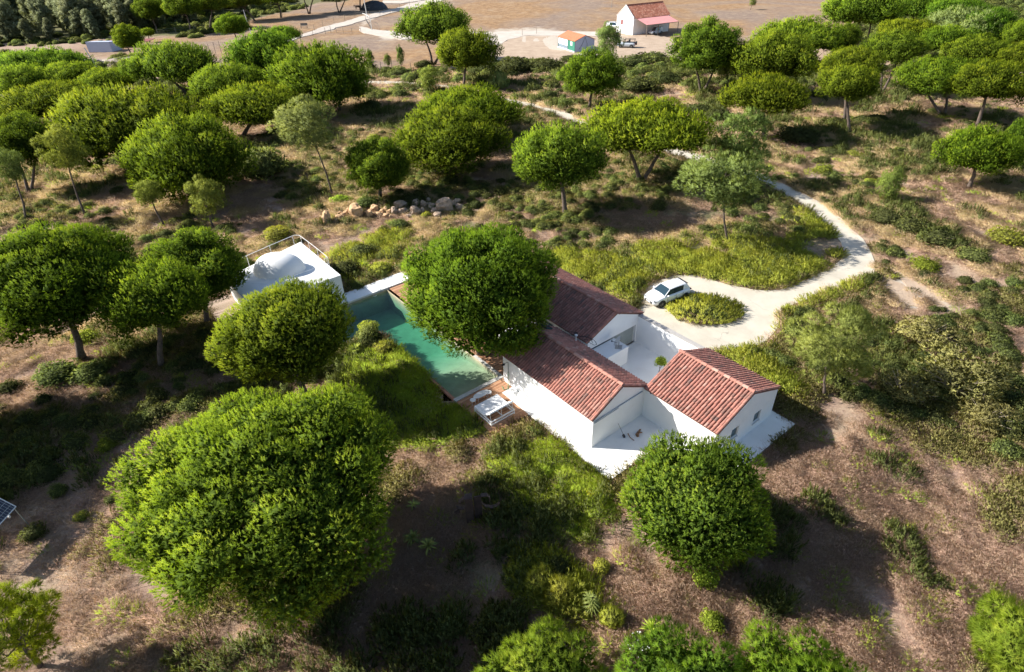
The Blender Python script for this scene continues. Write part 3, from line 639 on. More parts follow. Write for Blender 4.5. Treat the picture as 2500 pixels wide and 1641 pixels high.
mb = MB(); a = UA - 0.2
for v in (5.75, 8.2, 10.5): mb.box((a, v, 0.1), (a + 0.07, v + 0.07, 1.66))
mb.box((a, 5.75, 1.66), (a + 0.07, 10.57, 1.7)); mb.box((a, 5.75, 0.1), (a + 0.07, 10.57, 0.14))
dr = mb.build('sliding_door', M['trim'], HR)
for v in (5.82, 8.27):
    mb = MB(); mb.box((a + 0.02, v, 0.14), (a + 0.04, v + 2.38 if v < 6 else 10.5, 1.66)); mb.build('pane', M['curtain'], dr)
mb = MB(); mb.box((UA + 0.003, VM + 0.3, 0.1), (-4.45, 8.15, 1.6)); bevel(mb.build('low_block', M['wall'], HR), 0.02)
# door openings of the rear wing towards the terrace
for u in (-10.5, -13.2, -16.0):
    mb = MB(); mb.box((u - 1.0, VA0 - 0.03, 0.1), (u + 1.0, VA0 - 0.004, 2.15)); d_ = mb.build('terrace_door', M['trim'], HR)
    for q in (-0.94, 0.03):
        mb = MB(); mb.box((u + q, VA0 - 0.045, 0.16), (u + q + 0.91, VA0 - 0.032, 2.09)); mb.build('pane', M['glass'], d_)
# skylight, vent, cables on the tiles
mb = MB(); mb.obox((-8.3, 3.6, 3.36), (0.35, 0, 0), (0, 0.28, -0.15), (0, 0.03, 0.05)); mb.build('skylight', M['glass'], HR)
mb = MB(); mb.tube([(-6.3, 4.6, 2.75), (-6.3, 4.6, 3.15)], [0.05, 0.05]); mb.ell((-6.3, 4.6, 3.2), (0.12, 0.12, 0.08)); mb.build('roof_vent', M['metalw'], HR)
rs = random.Random(4); mb = MB()
for k in range(4):
    p = [(-7.2 + k * 0.6 + 0.5 * math.sin(j * 1.1 + k), 5.0 + 0.30 * math.sin(j * 0.9 + 2 * k) + 0.12 * k, 2.78 + 0.05 * math.sin(j + k)) for j in range(8)]; mb.tube(p, 0.018, 4)
mb.build('roof_cable', M['black'], HR)

# satellite dish on the low block
D = hw(-4.9, 7.5); dish = empty('satellite_dish', (D[0], D[1], 1.6), YAW - 0.9, 'round grey white satellite dish on top of the low block in the courtyard', 'satellite dish')
mb = MB(); n0 = []
for j in range(5):
    r_ = 0.42 * j / 4
    for i in range(18): th = 2 * math.pi * i / 18; n0.append((r_ * math.cos(th), r_ * math.sin(th) * 0.95, 0.28 * r_ * r_ / 0.42 ** 2 * 0.4))
fs = [(j * 18 + i, j * 18 + (i + 1) % 18, (j + 1) * 18 + (i + 1) % 18, (j + 1) * 18 + i) for j in range(4) for i in range(18)]
mb.add(n0, fs); mb.add([(a, b, c - 0.012) for a, b, c in n0], [f[::-1] for f in fs]); o = mb.build('reflector', M['trim'], dish, smooth=True); o.location = (0, 0, 0.5); o.rotation_euler = (1.0, 0, 0)
mb = MB(); mb.tube([(0, 0.05, 0), (0, 0.05, 0.5)], 0.03); mb.box((-0.25, -0.2, 0), (0.25, 0.3, 0.03)); mb.build('mast', M['rim'], dish)
mb = MB(); mb.tube([(0, 0, 0.35), (0, -0.45, 0.45)], 0.015); mb.box((-0.04, -0.5, 0.42), (0.04, -0.42, 0.5)); mb.build('receiver_arm', M['black'], dish)

# outdoor shower with hose on the left wall
Pm = hw(-8.1, -0.02); shw = empty('outdoor_shower', (Pm[0], Pm[1], 0.1), YAW, 'dark outdoor shower with a green hose on the white wall beside the pool', 'shower')
mb = MB(); mb.tube([(0, -0.05, 0.7), (0, -0.05, 2.0), (0, -0.15, 2.05), (0, -0.45, 2.05)], 0.022, 6); mb.build('pipe', M['black'], shw)
mb = MB(); mb.tube([(0, -0.45, 2.05), (0, -0.45, 1.99)], [0.03, 0.13], 10); mb.build('shower_head', M['black'], shw)
mb = MB(); mb.tube([(0.02 * math.sin(k), -0.07 - 0.03 * math.cos(k * 1.3), 1.2 - k * 0.15) for k in range(8)] + [(0.1, -0.2, 0.05), (0.35, -0.4, 0.02), (0.2, -0.65, 0.02), (-0.15, -0.5, 0.02)], 0.02, 5); mb.build('hose', M['teal'], shw)

# ------------------------------------------------------------------ box pavilion with dome
BX = empty('pool_pavilion', (ORG[0], ORG[1], 0), YAW, 'white flat-roofed box pavilion with a smooth dome and thin roof railing by the pool', 'pavilion')
HB = 2.35
me_ = MB()
prof = [(-35.5, -3.5), (-26.87, -3.5), (-26.87, -11.3), (-33.0, -11.3)]
top = [(u, v, HB) for u, v in prof]; me_.add([(u, v, 0) for u, v in prof[:3]] + [(-31.0, -11.0, 0), (-32.6, -9.9, 0)] + top + [(-32.3, -11.3, 0.95), (-31.7, -11.3, 0.35)],
    [(0, 1, 2, 3, 4)[::1], (8, 7, 6, 5), (1, 0, 5, 6), (2, 1, 6, 7), (2, 7, 8, 9, 10, 3), (0, 4, 8, 5), (4, 3, 10, 9, 8)])
bm_o = me_.build('wall', M['wall'], BX)
mb = MB(); mb.prism([(-35.4, -3.62), (-26.99, -3.62), (-26.99, -11.18), (-32.9, -11.18)], HB + 0.002, HB + 0.02); mb.build('roof', M['patio'], BX)
for (a, b) in (((-33.1, -3.62), (-31.1, -11.18)), ((-35.2, -4.9), (-27.0, -4.9)), ((-28.6, -3.6), (-28.6, -11.1)), ((-34.4, -7.2), (-27.0, -7.2))):
    mb = MB(); a3 = np.array([a[0], a[1], HB + 0.024]); b3 = np.array([b[0], b[1], HB + 0.024]); dd = (b3 - a3) / 2; nn = np.cross(dd, (0, 0, 1)); nn = nn / np.linalg.norm(nn) * 0.012
    mb.obox((a3 + b3) / 2, dd, nn, (0, 0, 0.003)); mb.build('roof_joint', M['trim'], BX)
# dome: an oval hump, longest across the roof
mb = MB(); cu, cv = -31.3, -7.35; NU, NV = 44, 14; vs = []
for j in range(NV + 1):
    ph = math.pi / 2 * j / NV
    for i in range(NU):
        th = 2 * math.pi * i / NU; ax, ay = 2.15, 1.65
        k = 1 + 0.10 * math.cos(th) + 0.04 * math.cos(2 * th)
        x = ax * math.cos(ph) ** 0.85 * math.cos(th) * k; y = ay * math.cos(ph) ** 0.85 * math.sin(th) * k; z = 1.6 * math.sin(ph) ** 1.15
        a = -YAW + 0.05; vs.append((cu + x * math.cos(a) - y * math.sin(a), cv + x * math.sin(a) + y * math.cos(a), HB + 0.01 + z))
mb.add(vs, [(j * NU + i, j * NU + (i + 1) % NU, (j + 1) * NU + (i + 1) % NU, (j + 1) * NU + i) for j in range(NV) for i in range(NU)])
mb.build('dome', M['wall'], BX, smooth=True)
rl = [(-33.3, -11.1), (-33.95, -8.9), (-34.6, -6.6), (-35.25, -4.0), (-34.9, -3.65), (-33.0, -3.58), (-31.2, -3.55), (-29.3, -3.55)]
mb = MB(); mb.tube([(u, v, HB + 0.95) for u, v in rl] + [(-28.9, -3.55, HB + 0.9), (-28.9, -3.9, HB + 0.9)], 0.022, 6); rail = mb.build('railing', M['metalw'], BX)
for u, v in rl[0:3] + [(-35.2, -4.2), (-34.7, -3.63)] + rl[5:] + [(-28.9, -3.56), (-28.9, -3.88)]:
    mb = MB(); mb.tube([(u, v, HB - 0.1), (u, v, HB + 0.93)], 0.018, 5); mb.build('railing_post', M['metalw'], rail)
mb = MB(); mb.tube([(-30.4, -11.25, HB + 0.3), (-29.2, -7.6, HB + 0.12), (-27.9, -3.9, HB + 0.9)], 0.008, 4); mb.build('stay_wire', M['metalw'], BX)

# ------------------------------------------------------------------ car
def make_car(name, paintm, label, cat='car', L=4.05, W=1.74, Hh=1.43, group=None, open_top=False, van=False):
    root = empty(name, label=label, cat=cat, group=group)
    hl = L / 2; belt = 0.90 if not open_top else 0.95
    # body loft: stations x -> (half width, sill z, nose/deck z)
    st = [(-hl, 0.62, 0.42, 0.70), (-hl + 0.08, 0.74, 0.30, 0.84), (-hl + 0.35, 0.83, 0.20, 0.93), (-hl + 0.7, 0.865, 0.19, 0.95), (-0.6, 0.87, 0.19, 0.93), (0.2, 0.87, 0.19, 0.92), (0.75, 0.87, 0.19, 0.93),
          (1.15, 0.865, 0.19, 0.90), (hl - 0.45, 0.84, 0.20, 0.83), (hl - 0.2, 0.76, 0.22, 0.74), (hl - 0.05, 0.64, 0.28, 0.64), (hl, 0.55, 0.36, 0.54)]
    k = W / 1.74; P = []; ns = 11
    for x, w, z0, z1 in st:
        w *= k; zc = (z0 + z1) / 2
        ring = [(0, z0), (w * 0.82, z0), (w * 0.96, z0 + 0.10), (w * 0.985, zc - 0.02), (w, zc + 0.06), (w * 0.985, z1 - 0.14), (w * 0.93, z1 - 0.04), (w * 0.82, z1 + 0.005), (w * 0.5, z1 + 0.03), (0, z1 + 0.04)]
        row = [(x, -y, z) for y, z in ring] + [(x, y, z) for y, z in ring[-2:0:-1]]; P += row; ns = len(row)
    fs = [(i * ns + j, i * ns + (j + 1) % ns, (i + 1) * ns + (j + 1) % ns, (i + 1) * ns + j) for i in range(len(st) - 1) for j in range(ns)]
    fs = [f[::-1] for f in fs]; fs += [tuple(range(ns)), tuple(range((len(st) - 1) * ns, len(st) * ns))[::-1]]
    mb = MB(); mb.add(P, [f for f in fs]); body = mb.build('body', paintm, root, smooth=True)
    import bmesh
    bm = bmesh.new(); bm.from_mesh(body.data); bmesh.ops.recalc_face_normals(bm, faces=bm.faces); bm.to_mesh(body.data); bm.free()
    s = body.modifiers.new('sub', 'SUBSURF'); s.levels = 1; s.render_levels = 1
    # arches and wheels
    for x in (hl - 0.78, -hl + 0.73):
        for sy in (-1, 1):
            y = sy * (W / 2 - 0.005)
            mb = MB(); mb.tube([(x, y - sy * 0.25, 0.33), (x, y + sy * 0.004, 0.33)], 0.365, 18); mb.build('wheel_arch', M['black'], root)
            mb = MB(); mb.tube([(x, y - sy * 0.16, 0.31), (x, y - sy * 0.14, 0.31), (x, y + sy * 0.0, 0.31), (x, y + sy * 0.022, 0.31)], [0.27, 0.305, 0.305, 0.28], 20)
            wh = mb.build('wheel', M['tyre'], root)
            mb = MB(); mb.tube([(x, y + sy * 0.018, 0.31), (x, y + sy * 0.03, 0.31)], [0.06, 0.05], 10)
            for q in range(5):
                a = q * 2 * math.pi / 5; c = (x + 0.12 * math.cos(a), y + sy * 0.026, 0.31 + 0.12 * math.sin(a)); mb.obox(c, (0.09 * math.cos(a), 0, 0.09 * math.sin(a)), (-0.022 * math.sin(a), 0, 0.022 * math.cos(a)), (0, 0.006, 0))
            mb.build('rim', M['rim'], wh)
    gb = [(0.98, 0.74 * k, 0.90), (0.30, 0.56 * k, Hh - 0.05), (-0.2, 0.575 * k, Hh), (-1.15, 0.55 * k, Hh - 0.03), (-1.45, 0.53 * k, Hh - 0.08), (-hl + 0.16, 0.66 * k, 0.93)]
    if van: gb[3:] = [(-1.3, 0.60 * k, Hh), (-hl + 0.15, 0.60 * k, Hh - 0.02), (-hl + 0.08, 0.72 * k, 0.93)]
    if not open_top:
        # cabin: glass hull plus painted roof and pillars
        xb0, xb1 = gb[0][0], gb[-1][0]
        mb = MB(); A = [(xb0, -0.74 * k, 0.88), (xb0, 0.74 * k, 0.88), (xb1, 0.70 * k, 0.88), (xb1, -0.70 * k, 0.88)]
        xt0, xt1 = gb[1][0], gb[4][0]; B_ = [(xt0, -0.57 * k, Hh - 0.045), (xt0, 0.57 * k, Hh - 0.045), (xt1, 0.55 * k, Hh - 0.07), (xt1, -0.55 * k, Hh - 0.07)]
        mb.add(A + B_, [(0, 1, 5, 4), (1, 2, 6, 5), (2, 3, 7, 6), (3, 0, 4, 7), (4, 5, 6, 7)]); mb.build('cabin_glass', M['cglass'], root)
        mb = MB(); rp = [(xt0 + 0.05, 0.60, Hh - 0.05), (xt0 - 0.2, 0.62, Hh - 0.012), (-0.3, 0.62, Hh + 0.008), (-1.0, 0.60, Hh - 0.01), (xt1 - 0.03, 0.57, Hh - 0.05)]; vs = []
        for x, w, z in rp:
            w *= k; vs += [(x, -w, z - 0.05), (x, -w * 0.93, z - 0.005), (x, -w * 0.5, z + 0.015), (x, w * 0.5, z + 0.015), (x, w * 0.93, z - 0.005), (x, w, z - 0.05)]
        mb.add(vs, [(i * 6 + j, i * 6 + j + 1, (i + 1) * 6 + j + 1, (i + 1) * 6 + j) for i in range(len(rp) - 1) for j in range(5)]); mb.build('roof', paintm, root, smooth=True)
        for sy in (-1, 1):
            mb = MB(); mb.tube([(xb0 + 0.02, sy * 0.75 * k, 0.89), (xt0, sy * 0.585 * k, Hh - 0.045)], [0.05, 0.035], 6); mb.build('pillar', paintm, root)
            mb = MB(); q = -1.05
            mb.add([(q, sy * 0.735 * k, 0.89), (xb1 - 0.03, sy * 0.715 * k, 0.89), (xt1 - 0.08, sy * 0.565 * k, Hh - 0.06), (q - 0.12, sy * 0.595 * k, Hh - 0.05)], [(0, 1, 2, 3)] if sy < 0 else [(3, 2, 1, 0)]); mb.build('rear_pillar', paintm, root)
            mb = MB(); mb.tube([(-0.15, sy * 0.738 * k, 0.90), (-0.18, sy * 0.60 * k, Hh - 0.05)], 0.022, 4); mb.build('door_pillar', M['black'], root)
            mb = MB(); mb.ell((0.72, sy * (0.93 * k), 0.98), (0.10, 0.10, 0.075), 10, 6); mb.build('wing_mirror', paintm, root, smooth=True)
            for x in (0.72, -0.2, -0.98):
                mb = MB(); mb.obox((x, sy * 0.871 * k, 0.62), (0.006, 0, 0), (0, 0.006, 0), (0, 0, 0.26)); mb.build('door_gap', M['black'], root)
            for x in (-0.02, -0.82):
                mb = MB(); mb.obox((x, sy * 0.872 * k, 0.78), (0.08, 0, 0), (0, 0.01, 0), (0, 0, 0.015)); mb.build('door_handle', M['trim'], root)
        mb = MB(); mb.obox((xt1 - 0.12, 0, Hh - 0.07), (0.10, 0, -0.01), (0, 0.56 * k, 0), (0, 0, 0.015)); mb.build('spoiler', M['black'], root)
        mb = MB(); mb.tube([(xt1 + 0.15, 0, Hh), (xt1 - 0.05, 0, Hh + 0.14)], 0.01, 4); mb.build('antenna', M['black'], root)
    else:
        mb = MB(); mb.add([(0.75, -0.70 * k, 0.93), (0.75, 0.70 * k, 0.93), (0.35, 0.62 * k, 1.5), (0.35, -0.62 * k, 1.5)], [(0, 1, 2, 3), (3, 2, 1, 0)]); mb.build('windscreen', M['cglass'], root)
        mb = MB()
        for x in (0.35, -0.6, -1.6):
            mb.tube([(x, -0.68 * k, 0.93), (x, -0.62 * k, 1.55), (x, 0.62 * k, 1.55), (x, 0.68 * k, 0.93)], 0.04, 6)
        for sy in (-1, 1): mb.tube([(0.35, sy * 0.62 * k, 1.55), (-1.6, sy * 0.62 * k, 1.55)], 0.04, 6)
        mb.build('roll_cage', M['black'], root)
        mb = MB(); mb.box((-1.9, -0.62 * k, 0.9), (0.6, 0.62 * k, 1.0)); mb.build('cabin_floor', M['black'], root)
        for sy in (-1, 1):
            mb = MB(); mb.box((-0.45, sy * 0.38 - 0.25, 0.9), (0.0, sy * 0.38 + 0.25, 1.1)); mb.box((-0.6, sy * 0.38 - 0.25, 0.9), (-0.45, sy * 0.38 + 0.25, 1.45)); mb.build('seat', M['tarp'], root)
        mb = MB(); mb.tube([(-hl - 0.02, 0, 0.85), (-hl - 0.22, 0, 0.85)], 0.36, 18); mb.build('spare_wheel', M['tyre'], root)
    for sy in (-1, 1):
        mb = MB(); mb.obox((hl - 0.16, sy * 0.60 * k, 0.655), (0.12, -sy * 0.075, 0.02), (0.03, sy * 0.09, 0), (-0.01, 0, 0.05)); mb.build('headlight', M['lamp'], root)
        mb = MB(); mb.obox((-hl + 0.04, sy * 0.62 * k, 0.78), (0.05, 0, 0), (0, 0.09, 0), (0, 0, 0.05)); mb.build('tail_light', M['red'], root)
    mb = MB(); mb.obox((hl - 0.03, 0, 0.46), (0.05, 0, 0), (0, 0.42 * k, 0), (0, 0, 0.10)); mb.build('grille', M['black'], root)
    mb = MB(); mb.obox((hl + 0.025, 0, 0.46), (0.008, 0, 0), (0, 0.25, 0), (0, 0, 0.05)); mb.build('number_plate', M['metalw'], root)
    return root
a, b = ground(1612, 752), ground(1672, 731); ang = math.atan2(a[1] - b[1], a[0] - b[0])
nrm = np.array([math.cos(ang + math.pi / 2), math.sin(ang + math.pi / 2)])
car = make_car('parked_car', M['carw'], 'white hatchback parked on the pale concrete turning place behind the house')
cxy = (a[:2] + b[:2]) / 2
sgn = 1 if (nrm @ np.array([0, 1.0])) > 0 else -1
cxy = cxy + nrm * sgn * 0.80
car.location = (cxy[0], cxy[1], 0.035); car.rotation_euler = (0, 0, ang)

# ------------------------------------------------------------------ foliage builders
def unit(v): return v / (np.linalg.norm(v, axis=-1, keepdims=True) + 1e-9)
def tufts(P, AX, L, nb, w, r, tint, spread=(0.25, 1.1), NR=None, grad=0.14, ax=0.5):
    """P (n,3) tuft origins, AX (n,3) shoot axes -> triangles (n*nb,3,3)"""
    n = len(P); A = np.repeat(unit(AX), nb, 0); O = np.repeat(P, nb, 0); Lr = np.repeat(np.broadcast_to(L, (n,)), nb) * r.uniform(0.65, 1.1, n * nb)
    rnd = r.normal(size=(n * nb, 3)); pe = unit(np.cross(A, rnd)); th = r.uniform(spread[0], spread[1], n * nb)[:, None]
    d = A * np.cos(th) + pe * np.sin(th); off = r.uniform(0, ax, n * nb)[:, None] * Lr[:, None]
    s = unit(np.cross(d, r.normal(size=(n * nb, 3)))) * (w * r.uniform(0.6, 1.3, n * nb))[:, None]
    b = O + A * off; tip = b + d * Lr[:, None]
    tri = np.stack([b - s * 0.5, b + s * 0.5, tip], 1)
    nr = unit(np.repeat(unit(AX if NR is None else NR), nb, 0) * 0.75 + d * 0.55)
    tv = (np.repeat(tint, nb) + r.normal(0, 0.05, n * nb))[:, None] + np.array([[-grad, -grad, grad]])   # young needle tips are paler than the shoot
    return tri, np.clip(tv, 0, 1), nr

def crown_mesh(name, R, Rz, mat, seed, lobes=80, lobe_r=0.23, per=60, L=0.34, nb=9, w=0.05, flat=0.85, fill=0.5, sparse=False, upb=0.7, zlow=-0.62, tintb=0.62, notch=False, inner=1.0, shoots=False, bulge=0.09):
    r = np.random.default_rng(seed)
    if not sparse:
        i = np.arange(lobes) + 0.5; z = 1 - (1 - zlow) * i / lobes; ph = i * 2.399963 + r.normal(0, 0.25, lobes)
        z = np.clip(z + r.normal(0, 0.06, lobes), zlow, 1); rr = np.sqrt(1 - z * z); D = np.stack([rr * np.cos(ph), rr * np.sin(ph), z], 1)
        big = 1 + bulge * np.sin(3 * ph + r.uniform(0, 6)) * rr + 0.05 * np.sin(5 * ph + r.uniform(0, 6)) * rr
        if notch:
            kp = ~((D[:, 1] < -0.45) & (D[:, 2] < 0.10) & (D[:, 0] > -0.30) & (D[:, 0] < 0.12)); D = D[kp]; big = big[kp]; lobes = len(D)
        lf = sum(np.sin(D @ r.normal(0, 3.2, 3) + r.uniform(0, 6)) for _ in range(4)) * 0.032; big = big * (1 + lf)
        lr = R * lobe_r * r.uniform(0.6, 1.35, lobes); k = r.uniform(0.74, 1.07, lobes) * big
        S = np.array([R, R, Rz]); C = D * k[:, None] * (S - lr.mean() * 0.8 - L * 0.35)
        C[:, 2] = np.where(C[:, 2] < 0, C[:, 2] * flat, C[:, 2])
    else:
        D = unit(r.normal(size=(lobes, 3))); k = r.uniform(0.25, 1.0, lobes) ** 0.6; C = D * k[:, None] * np.array([R, R, Rz]) * 0.82; lr = R * lobe_r * r.uniform(0.6, 1.4, lobes)
    P = []; Nn = []; T = []; ltint = r.normal(0, 0.12, lobes)
    for q in range(lobes):
        m = max(4, int(per * (lr[q] / (R * lobe_r)) ** 2)); d = unit(r.normal(size=(m, 3)))
        if not sparse:
            d = d[(d @ D[q]) > -0.25]
        else: d = d[d[:, 2] > -0.6]
        sq = np.array([1, 1, 0.8 if not sparse else 0.6]); p = C[q] + d * sq * lr[q] * r.uniform(0.86, 1.06, len(d))[:, None]
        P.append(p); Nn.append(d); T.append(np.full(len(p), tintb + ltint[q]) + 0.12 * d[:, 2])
    P = np.vstack(P); Nn = np.vstack(Nn); T = np.concatenate(T)
    if not sparse:   # drop shoots buried in other lobes
        keep = np.ones(len(P), bool)
        for q in range(lobes): keep &= ~((np.linalg.norm((P - C[q]) / np.array([1, 1, 0.8]), axis=1)) < lr[q] * 0.9)
        P, Nn, T = P[keep], Nn[keep], T[keep]
    O = unit(P / np.array([R, R, Rz]))
    AX = Nn * 0.6 + O * 0.3 + np.array([0, 0, upb]) + r.normal(0, 0.25, P.shape)
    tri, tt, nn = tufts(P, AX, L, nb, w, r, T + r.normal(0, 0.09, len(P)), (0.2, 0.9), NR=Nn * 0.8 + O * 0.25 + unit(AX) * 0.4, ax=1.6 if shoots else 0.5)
    out = [tri]; ot = [tt]; on = [nn]
    if fill > 0:     # dark filling of the lobes: gap shade put into the tint, blocks see-through
        nf = int(len(P) * fill) if sparse else lobes * int(70 * inner ** 0.4); q = r.integers(0, lobes, nf) if sparse else np.arange(nf) % lobes
        d = unit(r.normal(size=(nf, 3))); p = C[q] + d * np.array([1, 1, 0.8]) * (lr[q] * r.uniform(0.35, 0.80, nf))[:, None]
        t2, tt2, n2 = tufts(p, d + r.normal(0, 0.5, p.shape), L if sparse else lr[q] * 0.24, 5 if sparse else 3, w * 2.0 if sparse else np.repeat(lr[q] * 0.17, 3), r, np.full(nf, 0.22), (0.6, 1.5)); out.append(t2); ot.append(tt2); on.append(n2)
        if not sparse:  # crown core, tinted darkest so the inner shade sits in the colour
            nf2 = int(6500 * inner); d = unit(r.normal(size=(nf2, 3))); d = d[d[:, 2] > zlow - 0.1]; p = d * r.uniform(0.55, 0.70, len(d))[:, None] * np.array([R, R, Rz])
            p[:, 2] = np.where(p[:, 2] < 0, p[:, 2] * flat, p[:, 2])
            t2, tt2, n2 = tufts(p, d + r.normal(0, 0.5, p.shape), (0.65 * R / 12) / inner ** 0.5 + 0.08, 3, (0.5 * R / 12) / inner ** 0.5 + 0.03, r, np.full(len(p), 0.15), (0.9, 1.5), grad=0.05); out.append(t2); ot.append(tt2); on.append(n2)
    return soup(name, np.vstack(out), np.vstack(ot), mat, np.vstack(on)), C

def limb_mesh(name, base, crownC, lobesC, R, Rz, seed, stems=1, fork=0.55, rad=0.2, nl=9, bare=0):
    """trunk(s) from the base to the crown and limbs fanning out to the crown's lobes; coordinates relative to the base"""
    r = np.random.default_rng(seed); mb = MB(); top = np.array(crownC)
    low = top - np.array([0, 0, Rz * 0.45]); sub = lobesC[r.permutation(len(lobesC))]
    for s in range(stems):
        off = np.array([0, 0, 0.0]) if stems == 1 else np.array([math.cos(s * math.pi + 0.3), math.sin(s * math.pi + 0.3), 0]) * 0.16
        tgt = low if stems == 1 else low + np.array([math.cos(s * math.pi + 0.3), 0.3 * math.sin(s * math.pi), 0]) * R * 0.33
        bow = r.normal(0, 0.04, 3) * np.linalg.norm(tgt); bow[2] = 0; n = 7; pts = []; rads = []
        for k in range(n):
            t = k / (n - 1); pts.append(off * (1 - t) + tgt * t + bow * math.sin(math.pi * t) + r.normal(0, 0.03, 3) * (k > 0)); rads.append(rad * (1.25 - 0.65 * t) * (1.3 if k == 0 else 1))
        pts[0] = pts[0] - np.array([0, 0, 0.25]); mb.tube(pts, rads, 8)
        for q in range(nl // stems + bare):
            C = top + sub[(q * stems + s) % len(sub)] * r.uniform(0.75, 0.95); st = pts[-1] if q % 3 else pts[-2]
            mid = (st + C) / 2 + np.array([0, 0, -0.12 * np.linalg.norm(C - st)]) + r.normal(0, 0.08, 3) * R * 0.3
            mb.tube([st, mid, C], [rad * 0.42, rad * 0.26, rad * 0.07], 5)
            for _ in range(2):
                C2 = top + sub[r.integers(len(sub))] * 0.9
                if np.linalg.norm(C2 - mid) < R * 0.9: mb.tube([mid, (mid + C2) / 2 + r.normal(0, .1, 3), C2], [rad * 0.2, rad * 0.12, rad * 0.04], 4)
    return mb.mesh(name, M['barkd'], smooth=True)

def locate(cx, cy, rx, ry, bx=None, by=None, hc=None):
    if bx is not None:
        B = ground(bx, by); n = np.array([B[0], B[1], 0]); n = n / np.linalg.norm(n); d = ray(cx, cy); t = ((B - CAM) @ n) / (d @ n); C = CAM + d * t
    else:
        C = ground(cx, cy, hc); B = np.array([C[0], C[1], 0.0])
    dep = (C - CAM) @ FW; R = rx * dep / F; el = math.asin(np.clip((CAM - C)[2] / np.linalg.norm(CAM - C), -1, 1))
    q = (ry * dep / F) ** 2 - (R * math.sin(el)) ** 2; Rz = math.sqrt(max(q, 0)) / math.cos(el); Rz = float(np.clip(Rz, 0.36 * R, 1.35 * R))
    C = C.copy(); C[2] = max(C[2], Rz * 0.6 + 0.2)
    return B, C, R, Rz

